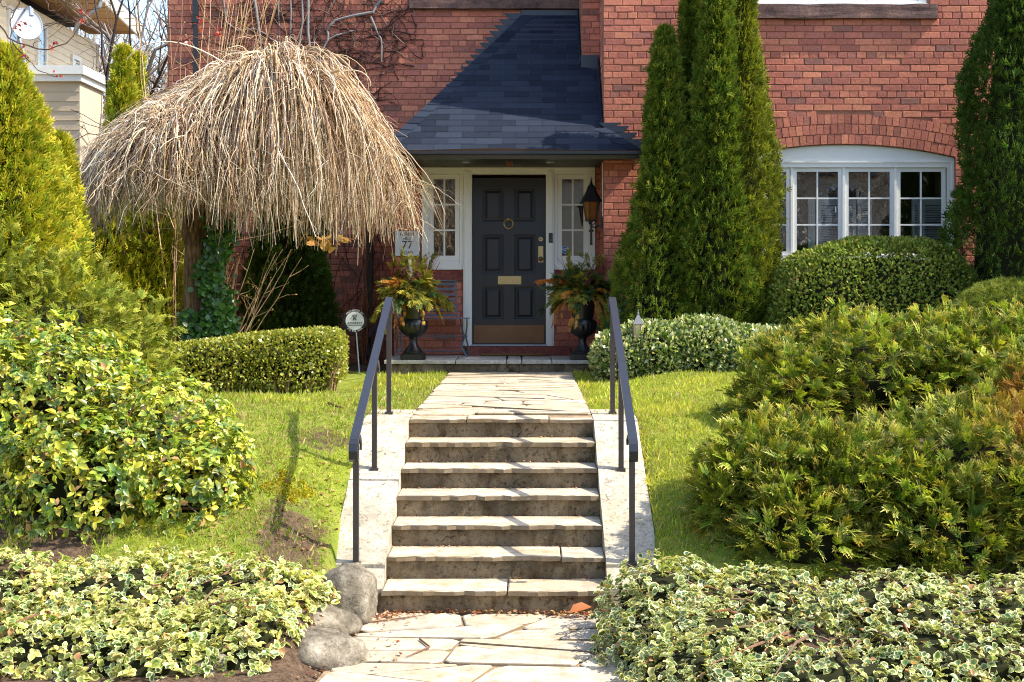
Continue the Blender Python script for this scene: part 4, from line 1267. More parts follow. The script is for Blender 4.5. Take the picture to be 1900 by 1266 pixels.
# ------------------------------------------------------------------ alarm company sign on a stake
GY = 15.3; gxc, gzc, gr = PX(658.3, GY), PZ(595.5, GY), .132
sg = empty('alarm_sign', (PX(667, GY), GY, ground_z(PX(667, GY), GY).item()), 'round grey and white alarm sign on a metal stake by the clipped hedge', 'sign')
MB().disc((gxc, gzc), gr, GY, GY + .008, 36).build('sign_rim', M['sign_dark'], sg)
MB().disc((gxc, gzc), gr * .79, GY - .004, GY - .0005, 36).build('sign_face', M['sign_white'], sg)
MB().tube([(gxc + .01, GY + .014, gzc + .12), (gxc + .012, GY + .014, gzc - .1), (PX(667, GY), GY + .014, ground_z(PX(667, GY), GY).item() - .05)], .0085, 8).build('stake', M['galvanised'], sg)
text('AVANTE', 'lettering', .034, gxc + .002, GY - .006, gzc - .026, M['letter_black'], sg, xs=1.35)
MB().box(gxc - .085, gxc + .088, GY - .0055, GY - .0042, gzc - .053, gzc - .046).build('rule', M['letter_black'], sg)
lg = MB()
def stroke(pts, r=.0028):
    for a, b in zip(pts[:-1], pts[1:]): lg.tube([(gxc + a[0], GY - .006, gzc + a[1]), (gxc + b[0], GY - .006, gzc + b[1])], r, 5)
stroke([(-.024, .066), (-.012, .03), (-.018, .006)]); stroke([(.024, .066), (.012, .03), (.018, .006)]); stroke([(-.024, .066), (.024, .066)])
stroke([(-.014, .06), (.0, .036), (.014, .06)]); stroke([(-.01, .01), (.0, .04), (.01, .01)])
lg.build('emblem', M['letter_black'], sg)
def arc_text(s, r0, a0, a1, up_, size):
    for k, ch in enumerate(s):
        if ch == ' ': continue
        a = a0 + (a1 - a0) * k / (len(s) - 1)
        text(ch, 'lettering', size, gxc + r0 * math.cos(a), GY - .004, gzc + r0 * math.sin(a), M['letter_white'], sg, rot=(R(90), -(a - math.pi / 2) if up_ else -(a + math.pi / 2), 0))
arc_text('PROTECTED BY', gr * .895, R(138), R(42), True, .027)
arc_text('416 923 6984', gr * .895, R(-132), R(-48), False, .027)

# ------------------------------------------------------------------ folding bench
by0, by1 = 16.22, 16.44; bx0, bx1 = PX(733, 16.2), PX(871, 16.2)
bz = PZT; bsz = PZ(590, 16.22)
be = empty('folding_bench', ((bx0 + bx1) / 2, 16.3, bz), 'grey slatted metal folding bench against the wall left of the door', 'bench')
for k in range(5):
    y = 15.98 + k * .085
    MB().box(bx0, bx1, y, y + .06, bsz - .008, bsz).build('seat_slat', M['bench_paint'], be)
bxr = PX(845, 16.38); bxl = bx0 + .02
for k, py in enumerate((521, 527.5, 537, 546.5, 556.5, 566, 575.5, 585)):
    if k == 0:
        MB().tube([(bxl, 16.44, PZ(py, 16.44)), (bxr, 16.44, PZ(py, 16.44))], .009, 6).build('top_rail', M['bench_paint'], be)
    else:
        y = 16.445 - .012 * k
        MB().box(bxl, bxr + .0015 * k, y, y + .006, PZ(py, y) - .013, PZ(py, y) + .013).build('back_slat', M['bench_paint'], be)
for xx in (bxl, bxr):
    s = 1 if xx == bxr else -1
    m = MB().tube([(xx, 16.44, PZ(520, 16.44)), (xx + .02 * s, 16.36, bsz)], .009, 6)
    m.tube([(xx - s * .02, 16.435, PZ(529, 16.44)), (xx - s * .05, 16.435, PZ(531, 16.44)), (xx - s * .045, 16.435, PZ(525, 16.44)), (xx - s * .015, 16.435, PZ(523, 16.44)), (xx - s * .03, 16.435, PZ(533, 16.44)), (xx - s * .12, 16.435, PZ(536, 16.44))], .005, 5)
    m.build('back_post', M['bench_paint'], be)
for xx, s in ((bx0 + .02, -1), (bx1 - .02, 1)):
    MB().tube([(xx, 15.98, bsz - .01), (xx + s * .0, 16.0, bsz - .08), (xx - s * .02, 16.12, bsz - .22), (xx - s * .0, 16.2, bsz - .33), (xx + s * .015, 16.30, bz + .002)], .011, 6).build('leg', M['bench_paint'], be)
    MB().tube([(xx - s * .1, 16.38, bsz - .01), (xx - s * .09, 16.36, bsz - .09), (xx - s * .04, 16.22, bsz - .22), (xx - s * .07, 16.05, bsz - .35), (xx + s * .005, 15.96, bz + .002)], .011, 6).build('leg', M['bench_paint'], be)
for py, y in ((624, 16.2), (652, 16.28)):
    MB().tube([(bx0 + .02, y, PZ(py, y)), (bx1 - .02, y, PZ(py, y))], .008, 6).build('stretcher', M['bench_paint'], be)

# ------------------------------------------------------------------ urns
def urn(x, y, label):
    z0 = PZT
    u = empty('planter_urn', (x, y, z0), label, 'urn', 'black urns on the porch')
    k = y / 2500
    MB().lathe([(.14, 0), (.14, .065), (.128, .075)], (x, y, z0), 4 * 6, square=True).build('plinth', M['urn_black'], u)
    MB().lathe([(.115, .07), (.118, .09), (.10, .105), (.085, .13), (.055, .16), (.042, .2), (.045, .235), (.056, .245), (.05, .26)], (x, y, z0), 28).build('stem', M['urn_black'], u, smooth=True)
    MB().lathe([(.05, .255), (.09, .275), (.13, .31), (.155, .35), (.165, .395), (.16, .43), (.145, .455), (.13, .46)], (x, y, z0), 40, flute=(1, 5, .035)).build('bowl', M['urn_black'], u, smooth=True)
    MB().lathe([(.115, .45), (.12, .47), (.14, .56), (.165, .68), (.17, .70), (.19, .705), (.195, .72), (.19, .735), (.165, .735), (.15, .70)], (x, y, z0), 32).build('planter_pot', M['urn_black'], u, smooth=True)
    return u
UY = 15.47
ULX, URX = PX(767, UY), PX(1081, UY)
urn(ULX, UY, 'black fluted pedestal urn in front of the folding bench')
urn(URX, UY, 'black fluted pedestal urn on the right of the porch below the lantern')

def spray(lv, p, d, L, cols, tip, droop=.5, n=26, wd=.35):
    """one drooping evergreen bough made of fronds along a curved stem"""
    p = np.array(p, float); d = np.array(d, float); d /= np.linalg.norm(d)
    t = np.sort(rng.random(n)); pts = p + d * (t * L)[:, None]; pts[:, 2] -= droop * L * t ** 2
    tan = d[None] + np.array([0, 0, -1.0]) * (2 * droop * t)[:, None]
    side = nrm(np.cross(tan, [0, 0, 1.0]) + 1e-6) * np.where(rng.random(n) < .5, -1, 1)[:, None]
    D = tan + side * rng.uniform(.1, .9, (n, 1)) + rng.normal(size=(n, 3)) * .25
    N = nrm(rng.normal(size=(n, 3)) * .6 + [0, 0, 1.0])
    b = pal(n, cols); tp = pal(n, tip)
    lv.add(TFR[int(rng.integers(2))], pts, D, N, L * wd * rng.uniform(.7, 1.25, n), b, tp)

GREENS = [lin(112, 122, 44), lin(146, 144, 50), lin(88, 108, 48)]
GOLD = [lin(198, 166, 66), lin(206, 178, 84), lin(184, 140, 62)]
RUST = [lin(190, 122, 56), lin(170, 112, 60)]
DKGR = [lin(52, 78, 48), lin(66, 92, 60)]
def arrangement(x, y, seed, label, birch_lean, red_side, cool):
    rg = random.Random(seed); z = PZT + .75
    a = empty('winter_arrangement', (x, y, z - .06), label, 'plant arrangement', 'winter arrangements in the porch urns')
    lv = Leaves()
    for k in range(120):
        an = rg.uniform(0, 2 * math.pi); el = rg.uniform(.0, 1.45)
        d = (math.cos(an) * math.cos(el), math.sin(an) * math.cos(el), math.sin(el))
        L = rg.uniform(.2, .42) * (1 if el > .3 else 1.0)
        ch = rg.random() * .93
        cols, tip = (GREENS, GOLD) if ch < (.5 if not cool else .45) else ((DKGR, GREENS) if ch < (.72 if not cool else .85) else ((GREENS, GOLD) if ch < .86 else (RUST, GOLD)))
        spray(lv, (x + .06 * d[0], y + .06 * d[1], z), d, L, cols, tip, droop=rg.uniform(.2, .8), n=27, wd=.34)
    for k in range(9):          # hanging boughs over the rim
        an = -math.pi / 2 + rg.uniform(-1.5, 1.5)
        d = (math.cos(an), math.sin(an), .15)
        spray(lv, (x + .1 * d[0], y + .1 * d[1], z + .02), d, rg.uniform(.2, .3), GOLD if rg.random() < .6 else RUST, GOLD, droop=1.5, n=34, wd=.3)
    for k in range(16):
        an = rg.uniform(0, 6.28); e_ = rg.uniform(1.1, 1.5); spray(lv, (x + .1 * math.cos(an), y + .1 * math.sin(an), z), (math.cos(an) * math.cos(e_), math.sin(an) * math.cos(e_), math.sin(e_)), rg.uniform(.34, .5), GREENS if rg.random() < .6 else DKGR, GOLD, .05, 24, .22)
    if cool:
        spray(lv, (x - .12, y - .02, z + .1), (-1, 0, .35), .34, RUST, RUST, .2, 40, .4)
    lv.build('boughs', M['frond'], a)
    # birch pole
    bx, by_ = x + (.0 if not cool else .02), y - .05
    top = (bx + birch_lean, by_, z + (.46 if not cool else .44))
    MB().tube([(bx, by_, z - .05), (bx + birch_lean * .4, by_ + .01, z + .18), (bx + birch_lean * .8, by_, z + .36), top], [.024, .024, .022, .02], 10).build('birch_pole', M['birch'], a, smooth=True)
    if cool:
        MB().tube([(bx + .07, by_ + .05, z), (bx + .09, by_ + .05, z + .2), (bx + .12, by_ + .05, z + .38)], .02, 10).build('birch_pole', M['birch'], a, smooth=True)
    # cones
    spots = [(-.09, -.16, .24), (.06, -.18, .22), (.005, -.24, .14)] if not cool else [(.03, -.22, .14), (.06, -.2, .19), (.1, -.19, .23)]
    for (dx, dy_, dz) in spots:
        m = MB(); rg2 = random.Random(int(dx * 1000)); m.cur = lin(66, 44, 30)
        m.lathe([(.012, -.05), (.03, -.035), (.034, -.01), (.026, .02), (.008, .05)], (x + dx, y + dy_, z + dz), 10)
        for i in range(44):
            t = i / 44; an = i * 2.4; zz_ = -.045 + .095 * t; r_ = .036 * math.sin(math.pi * (.15 + .8 * t)) + .006
            c, s = math.cos(an), math.sin(an); m.cur = lin(120, 82, 56) if i % 2 else lin(84, 56, 38)
            b = (x + dx + c * r_, y + dy_ + s * r_, z + dz + zz_)
            m._push([(b[0] - s * .012, b[1] + c * .012, b[2]), (b[0] + s * .012, b[1] - c * .012, b[2]), (b[0] + c * .016, b[1] + s * .016, b[2] + .012), (b[0], b[1], b[2] + .012)], [(0, 1, 2), (0, 2, 3), (1, 3, 2)])
        m.build('pine_cone', M['twig'], a)
    # red twigs
    m = MB()
    for k in range(34):
        side = rg.choice([-1, 1]) if not cool else rg.choice([1, 1, 1, -1])
        m.cur = rg.choice([lin(140, 44, 56), lin(120, 40, 44), lin(168, 70, 84)])
        q = Vector((x + side * rg.uniform(.05, .14), y + rg.uniform(-.08, .08), z)); d = Vector((side * rg.uniform(.1, .6), rg.uniform(-.3, .3), 1)).normalized()
        L = rg.uniform(.3, .5); pts = [q, q + d * L * .5 + Vector((rg.uniform(-.02, .02), 0, 0)), q + d * L + Vector((side * rg.uniform(-.03, .05), 0, rg.uniform(-.03, .02)))]
        m.tube(pts, [.004, .003, .0015], 4, False)
        e = pts[1]; m.tube([e, e + (d + Vector((rg.uniform(-.5, .5), rg.uniform(-.5, .5), 0))).normalized() * L * .4], [.0025, .001], 4, False)
    m.build('red_twigs', M['twig'], a)
    return a
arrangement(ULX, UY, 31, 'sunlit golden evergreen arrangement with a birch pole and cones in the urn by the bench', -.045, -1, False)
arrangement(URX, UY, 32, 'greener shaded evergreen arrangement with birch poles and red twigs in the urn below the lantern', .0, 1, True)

# ------------------------------------------------------------------ garden lamp in the right-hand border
gy = 14.05; gx_ = PX(1184, gy)
gl = empty('garden_lamp', (gx_, gy, 1.1), 'small grey lantern-shaped garden lamp standing in the variegated border', 'garden lamp')
MB().lathe([(.082, PZ(601, gy)), (.06, PZ(596, gy)), (.012, PZ(584, gy))], (gx_, gy, 0), 4).build('lamp_roof', M['path_lamp_metal'], gl)
MB().lathe([(.008, PZ(585, gy)), (.014, PZ(582, gy)), (.006, PZ(579, gy)), (.006, PZ(574, gy))], (gx_, gy, 0), 8).build('finial', M['path_lamp_metal'], gl)
MB().lathe([(.05, PZ(628, gy)), (.06, PZ(602, gy))], (gx_, gy, 0), 8).build('lamp_glass', M['path_lamp_glass'], gl)
for k in range(4):
    a = math.pi / 2 * k + .4
    MB().tube([(gx_ + .052 * math.cos(a), gy + .052 * math.sin(a), PZ(629, gy)), (gx_ + .063 * math.cos(a), gy + .063 * math.sin(a), PZ(601, gy))], .005, 5).build('lamp_bar', M['path_lamp_metal'], gl)
MB().lathe([(.055, PZ(631, gy)), (.058, PZ(628, gy))], (gx_, gy, 0), 8).tube([(gx_, gy, 1.0), (gx_, gy, PZ(630, gy))], .014, 8).build('lamp_post', M['path_lamp_metal'], gl)
# ================================================================== GRASS
def gz1(x, y): return float(ground_z(x, y))
n = 330000
gx = np.where(rng.random(n) < .5, rng.uniform(-4.2, CK_L - .005, n), rng.uniform(CK_R + .005, 3.6, n))
gy_ = 8.2 + (15.6 - 8.2) * rng.random(n) ** 1.15
near = (gy_ > 10.45)
gx = np.where(near & (rng.random(n) < .12), np.where(rng.random(n) < .5, rng.uniform(CK_L, ST_X0 - .005, n), rng.uniform(ST_X1 + .005, CK_R, n)), gx)
pts = np.stack([gx, gy_, np.zeros(n)], 1)
cl = wob(pts, 2.2, 1) + .7 * wob(pts, 6.0, 2)
soil = soil_mask(gx, gy_) + .28 * cl
keep = (soil < .42 + .15 * rng.random(n)) & (rng.random(n) < .75 + .3 * cl)
keep |= (soil < .9) & (wob(pts, 9.0, 5) > .75)
keep &= ~((gx < -1.4) & (gy_ > 12.6) & (gx < -1.75))
gx, gy_, cl = gx[keep], gy_[keep], cl[keep]; n = len(gx)
T = np.stack([gx, gy_, ground_z(gx, gy_) - .004], 1)
D = nrm(np.stack([rng.normal(0, .45, n), rng.normal(0, .45, n), np.ones(n)], 1))
Nn = nrm(np.stack([rng.normal(size=n) * .7, -np.ones(n), np.zeros(n)], 1))
tb = (np.array([(-.13, 0, 0), (.13, 0, 0), (0, 1, .12)]), np.array([(0, 1, 2)]), np.array([0, 0, 1.]))
yel = np.clip(.36 + .3 * cl + .25 * rng.random(n), 0, 1)[:, None]
base = (1 - yel) * np.array(lin(116, 146, 34)) + yel * np.array(lin(188, 184, 70))
base *= (1 + .22 * wob(T * [1, 1, 0], 3.3, 8) * .6 + rng.uniform(-.25, .25, n))[:, None].clip(.45, 1.5)
dead = rng.random(n) < .17 + .30 * np.clip(-cl, 0, 1)
base[dead] = np.array(lin(178, 160, 104)) * rng.uniform(.75, 1.1, (dead.sum(), 1))
lv = Leaves(); lv.add(tb, T, D, Nn, rng.uniform(.014, .034, n) * (1 + 1.1 * (rng.random(n) < .07)), base * .85, base * 1.2)
gr = lv.build('grass', M['grass'])
tag(gr, 'short spring grass blades covering the lawn on both sides of the path', 'grass', kind='stuff')

# ================================================================== FOLIAGE MAKERS
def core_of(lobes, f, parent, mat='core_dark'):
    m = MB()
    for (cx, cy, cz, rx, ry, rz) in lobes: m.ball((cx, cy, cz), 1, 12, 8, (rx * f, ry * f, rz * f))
    return m.build('twig_shade_core', M[mat], parent)  # solid dark balls, coloured for inner twigs and the shade between leaves
def add_fronds(lv, tpl, p, nn, size, cols, tips, up=.6, rnd=.5, vertical=False, jit=.2):
    n = len(p)
    D = nn + np.array([0, 0, up]) + rng.normal(size=(n, 3)) * rnd
    if vertical: N = nrm(np.cross(nn, [0, 0, 1.0]) + rng.normal(size=(n, 3)) * .55)
    else: N = nrm(nn * .4 + np.array([0, -.2, .9]) + rng.normal(size=(n, 3)) * .6)
    lv.add(tpl, p, D, N, size * rng.uniform(.65, 1.3, n), cols, tips)

def cedar(px, topy, Y, rad, label, cols, tips, n=9000, zbase=None, p=1.5, q=.75, lean=0.0, group='columnar cedars', size=.10):
    x = PX(px, Y); zg = gz1(x, Y) if zbase is None else zbase; zt = PZ(topy, Y); H = zt - zg
    t_ = empty('cedar_tree', (x, Y, zg), label, 'cedar', group)
    MB().tube([(x, Y, zg - .1), (x, Y, zg + H * .5), (x + lean, Y, zg + H * .92)], [.05, .035, .01], 7).build('trunk', M['bark'], t_)
    n = int(n * .74); t = rng.random(int(n * 1.6)) ** .9; a = rng.uniform(0, 2 * math.pi, len(t))
    nx_, ny_ = np.cos(a), np.sin(a)
    ok = (ny_ < .4) | (rng.random(len(t)) < .35); t, nx_, ny_ = t[ok][:n], nx_[ok][:n], ny_[ok][:n]; k = len(t)
    prof = rad * (1 - t ** p) ** q * np.clip(.55 + t * 4, 0, 1)
    q0 = np.stack([nx_ * prof, ny_ * prof, t * H], 1) + np.array([x, Y, zg])
    r_ = prof * (1 - .38 * rng.random(k) ** 1.7 + .20 * wob(q0 * [1, 1, .55], 4.5, px) + .10 * wob(q0, 12, px)) + .012 + .06 * rng.random(k) ** 6
    pnt = np.stack([x + lean * t + nx_ * r_, Y + ny_ * r_, zg + t * H], 1)
    nn = nrm(np.stack([nx_, ny_, .25 + .5 * t ** 3], 1))
    lv = Leaves()
    add_fronds(lv, TFS, pnt, nn, size, pal(k, cols, jit=.25), pal(k, tips, jit=.2), .9, .45, True)
    lv.build('foliage', M['frond'], t_)
    # solid dark core; its colour stands for inner twigs and shade in the gaps
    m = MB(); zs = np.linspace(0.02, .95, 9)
    m.lathe([(max(.01, rad * .62 * (1 - s ** p) ** q), zg + s * H) for s in zs], (x, Y, 0), 9).build('twig_shade_core', M['core_dark'], t_)
    return t_

DARKC = [lin(72, 98, 30), lin(96, 114, 36), lin(54, 80, 26), lin(112, 120, 40)]
DARKT = [lin(128, 142, 48), lin(150, 152, 54), lin(106, 128, 42)]
YELC = [lin(132, 144, 30), lin(156, 158, 36), lin(100, 124, 30), lin(172, 158, 42)]
YELT = [lin(210, 200, 60), lin(196, 194, 56), lin(222, 202, 80)]
cedar(1234, 58, 15.0, .56, 'slim cedar spire closest to the porch, shortest of the clump', DARKC, DARKT, 11000, p=1.0, q=.85)
cedar(1280, -30, 15.2, .34, 'second cedar from the porch, its narrow top beside the short spire', DARKC, DARKT, 8500, p=1.1, q=.8)
cedar(1332, -110, 14.9, .46, 'broad tall cedar in the middle of the clump beside the arched window', DARKC, DARKT, 13000, p=1.2, q=.8)
cedar(1377, -60, 15.05, .44, 'cedar nearest the arched window with a sunlit right edge', [lin(92, 104, 28), lin(112, 116, 34), lin(70, 88, 26)], [lin(176, 172, 60), lin(156, 158, 54)], 11000, p=1.2, q=.75)
cedar(1890, -110, 14.7, .86, 'wide dark cedar at the right edge of the arched window', [lin(44, 70, 26), lin(58, 84, 30), lin(70, 92, 32)], [lin(84, 108, 40), lin(100, 118, 44)], 16000)
cedar(8, 95, 11.4, .62, 'tall yellow-green cedar at the far left beside the satellite dish', YELC, YELT, 15000, p=1.9)
cedar(108, 258, 12.3, .36, 'small pointed yellow-green cedar between the tall cedar and the weeping tree', YELC, YELT, 6500)
cedar(228, 92, 16.6, .30, 'slender background cedar rising left of the weeping crown', YELC, YELT, 7000)
cedar(254, 104, 16.9, .20, 'thin twin cedar tip just right of the slender background cedar', YELC, YELT, 4500)
cedar(200, 290, 15.9, .58, 'yellow-green cedar behind the left fringe of the weeping tree', YELC, YELT, 12000, p=2.0)
cedar(288, 320, 16.0, .52, 'bright cedar just left of the weeping tree trunk', YELC, YELT, 11000, p=2.0)
cedar(60, 300, 13.6, .5, 'cedar filling the gap behind the small pointed cedar', YELC, YELT, 8000)
cedar(546, 300, 16.85, .50, 'dark shaded cedar against the brick wall under the weeping branches', [lin(40, 62, 22), lin(52, 74, 26), lin(66, 84, 28)], [lin(74, 96, 34), lin(90, 100, 36)], 10000, p=3.0, q=.5)

# ------------------------------------------------------------------ spreading cypresses
CYC = [lin(112, 136, 34), lin(138, 154, 42), lin(84, 114, 34), lin(64, 96, 34)]
CYT = [lin(228, 200, 92), lin(244, 222, 136), lin(190, 184, 60), lin(220, 172, 72)]
def cypress(name, lobes, n, label, cols=CYC, tips=CYT, size=.15, cat='shrub', group='spreading cypress shrubs', rust=None):
    c = np.mean([l[:2] for l in lobes], 0)
    o = empty(name, (c[0], c[1], gz1(c[0], c[1])), label, cat, group)
    p, nn = shell(lobes, n, .42, -.6, .17, 5.6, lobes[0][0])
    k = len(p); lv = Leaves()
    cc, tt = pal(k, cols, jit=.25), pal(k, tips, jit=.22)
    if rust is not None:
        w = np.exp(-((p - np.array(rust[:3])) ** 2).sum(1) / rust[3] ** 2)[:, None]
        cc = cc * (1 - w) + w * np.array(lin(150, 88, 44)); tt = tt * (1 - w) + w * np.array(lin(186, 112, 56))
    # sprays gathered into branch ends: each arm carries several fronds
    na = k // 6; arm = rng.integers(0, k, na)
    ap, an = p[arm], nrm(nn[arm] + np.array([0, 0, .5]) + rng.normal(size=(na, 3)) * .35)
    idx = np.repeat(np.arange(na), 4); m_ = len(idx)
    t = rng.random(m_); ln = rng.uniform(.10, .2, na)[idx]
    pp = ap[idx] + an[idx] * (t * ln)[:, None]; pp[:, 2] -= .25 * ln * t ** 2
    side = nrm(rng.normal(size=(m_, 3)))
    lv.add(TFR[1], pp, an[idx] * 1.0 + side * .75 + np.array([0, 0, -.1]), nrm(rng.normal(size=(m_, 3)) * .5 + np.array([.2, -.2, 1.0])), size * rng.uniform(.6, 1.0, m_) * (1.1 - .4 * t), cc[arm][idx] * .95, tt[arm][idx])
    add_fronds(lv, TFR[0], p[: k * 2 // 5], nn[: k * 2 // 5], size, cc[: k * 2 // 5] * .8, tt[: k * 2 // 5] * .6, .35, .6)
    lv.build('foliage', M['frond'], o)
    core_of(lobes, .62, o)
    st_ = MB()
    for l in lobes:
        for j in range(4):
            st_.cur = lin(96, 72, 52)
            a = rng.uniform(0, 6.28); st_.tube([(c[0] + .1 * math.cos(a), c[1] + .1 * math.sin(a), gz1(c[0], c[1]) - .05), (l[0] + .3 * l[3] * math.cos(a), l[1] + .3 * l[4] * math.sin(a), l[2])], [.022, .012], 5)
    st_.build('stems', M['twig'], o)
    return o
cypress('cypress_shrub', [(1.72, 8.9, .64, .58, .62, .48), (1.42, 8.75, .56, .34, .42, .38), (2.05, 8.65, .64, .43, .5, .40), (1.7, 8.35, .42, .42, .35, .32)], 9000, 'low golden-tipped cypress nearest the right handrail')
cypress('cypress_shrub', [(2.9, 8.75, .66, .70, .66, .58), (2.5, 8.4, .45, .5, .5, .42), (3.4, 8.5, .6, .6, .6, .5)], 9000, 'cypress at the lower right corner above the variegated groundcover', rust=(3.25, 8.5, 1.15, .3))
cypress('cypress_shrub', [(2.72, 10.8, 1.2, .8, .66, .54), (1.98, 10.4, 1.06, .42, .46, .42), (3.4, 10.7, 1.2, .6, .6, .52)], 9500, 'upper spreading cypress in front of the clipped yew hedge')
cypress('cypress_shrub', [(4.0, 10.9, 1.22, .75, .7, .6), (3.75, 9.8, 1.0, .55, .6, .52)], 6500, 'cypress cut off by the right edge of the picture', rust=(3.45, 9.4, 1.15, .25))
SAGE = [lin(128, 140, 44), lin(150, 156, 54), lin(98, 120, 42)]
SAGT = [lin(220, 206, 108), lin(202, 192, 84), lin(186, 186, 76)]
cypress('juniper_shrub', [(-3.95, 11.0, 1.45, .68, .6, .78), (-3.55, 11.5, 1.35, .48, .5, .62), (-4.5, 10.8, 1.8, .6, .6, .8)], 10500, 'yellowish sage-green juniper behind the broadleaf shrub on the left', SAGE, SAGT, .13, 'shrub', None)

# ------------------------------------------------------------------ clipped hedges of small leaves
def hedge(name, lobes, n, label, cols, tips, size, pw, tpl, cat='hedge', rz=0.0, piv=None, depth=.2, group=None, lump=.05, up=.3, mat='leaf', stems=True, shear=0.0):
    c = np.mean([l[:2] for l in lobes], 0); zg = gz1(*c)
    o = empty(name, (c[0], c[1], zg), label, cat, group)
    p, nn = shell(lobes, n, depth, -1.1, lump, 4.0, lobes[0][0], pw, back=.45)
    def rot(v):
        cr, sr = math.cos(rz), math.sin(rz); return np.stack([v[:, 0] * cr - v[:, 1] * sr, v[:, 0] * sr + v[:, 1] * cr, v[:, 2]], 1)
    if rz: cc = np.array([c[0], c[1], 0]); p = rot(p - cc) + cc; nn = rot(nn)
    if shear: p[:, 2] -= shear * np.clip(lobes[0][0] + lobes[0][3] - p[:, 0], 0, 9) * (p[:, 2] - zg) / .55
    ok = p[:, 2] > ground_z(p[:, 0], p[:, 1]); p, nn = p[ok], nn[ok]; k = len(p)
    lv = Leaves(); D = nn + np.array([0, 0, up]) + rng.normal(size=(k, 3)) * .75
    N = nrm(nn * .8 + rng.normal(size=(k, 3)) * .6)
    lv.add(tpl, p, D, N, size * rng.uniform(.7, 1.3, k), pal(k, cols, jit=.25), pal(k, tips, jit=.2))
    lv.build('foliage', M[mat], o)
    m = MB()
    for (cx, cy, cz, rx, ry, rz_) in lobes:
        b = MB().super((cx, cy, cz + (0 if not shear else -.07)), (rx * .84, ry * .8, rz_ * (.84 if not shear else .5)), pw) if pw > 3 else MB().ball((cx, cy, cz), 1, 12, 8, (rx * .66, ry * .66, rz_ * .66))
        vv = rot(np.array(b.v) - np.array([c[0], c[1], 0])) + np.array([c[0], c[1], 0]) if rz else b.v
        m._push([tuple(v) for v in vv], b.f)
    m.build('twig_shade_core', M['core_dark'], o)  # solid filler, its dark colour standing for twigs and shade inside the hedge
    if stems:
        s = MB(); L = np.array(lobes)
        for j in range(26):
            s.cur = lin(150, 120, 88); l = L[rng.integers(len(L))]
            q = np.array([[l[0] + rng.uniform(-.9, .9) * l[3], l[1] - l[4] * rng.uniform(.3, .85), 0]])
            if rz: q = rot(q - np.array([c[0], c[1], 0])) + np.array([c[0], c[1], 0])
            q = q[0]; g0 = gz1(q[0], q[1])
            for b in range(3): s.tube([(q[0], q[1], g0 - .02), (q[0] + rng.uniform(-.06, .06), q[1] + rng.uniform(-.03, .03), g0 + .13), (q[0] + rng.uniform(-.14, .14), q[1] + rng.uniform(-.05, .05), g0 + .3)], [.008, .006, .003], 4, False)
        s.build('stems', M['twig'], o)
    return o
BOXC = [lin(104, 122, 34), lin(128, 138, 44), lin(80, 100, 32), lin(150, 142, 52)]
BOXT = [lin(170, 172, 70), lin(150, 156, 60), lin(186, 176, 84)]
hedge('box_hedge', [(-2.68, 12.85, 1.34, .92, .36, .29)], 18000, 'clipped box hedge below the weeping tree', BOXC, BOXT, .036, 6, TS, rz=.20, shear=.09)
YEWC = [lin(88, 116, 42), lin(110, 132, 50), lin(68, 98, 36), lin(122, 134, 54)]
YEWT = [lin(140, 152, 70), lin(124, 140, 62), lin(168, 160, 84)]
yz = PZ(448, 14.7)
hedge('yew_hedge', [(PX(1622, 14.65), 14.65, 1.35, 1.17, .55, yz - 1.35)], 42000, 'large rounded dark yew hedge under the arched window', YEWC, YEWT, .044, 3.2, TS, depth=.14, lump=.03, mat='frond')
hedge('yew_hedge', [(PX(1850, 13.9), 13.9, 1.3, .5, .4, PZ(520, 13.9) - 1.3)], 9000, 'low yew mound at the far right beyond the large rounded hedge', [lin(96, 112, 36), lin(120, 128, 44)], YEWT, .055, 3.0, TN, depth=.2, mat='frond')
# variegated euonymus border right of the path, beyond the lawn
EVG = [lin(66, 100, 40), lin(84, 118, 48), lin(52, 84, 36), lin(104, 128, 52)]
EVY = [lin(214, 212, 150), lin(226, 222, 172), lin(190, 196, 124), lin(84, 112, 46)]
b_l = []
for px_, ty, w in ((1152, 618, .30), (1215, 598, .42), (1300, 590, .46), (1375, 612, .42), (1450, 612, .42)):
    x = PX(px_, 14.3); zt = PZ(ty, 14.3); b_l.append((x, 14.3, 1.08 + (zt - 1.08) * .35, w, .40, (zt - 1.08) * .65))
hedge('variegated_border', b_l, 26000, 'green and cream variegated euonymus border along the back of the right lawn', EVG, EVY, .055, 2.4, TS, 'shrub', depth=.22, lump=.10, stems=False)

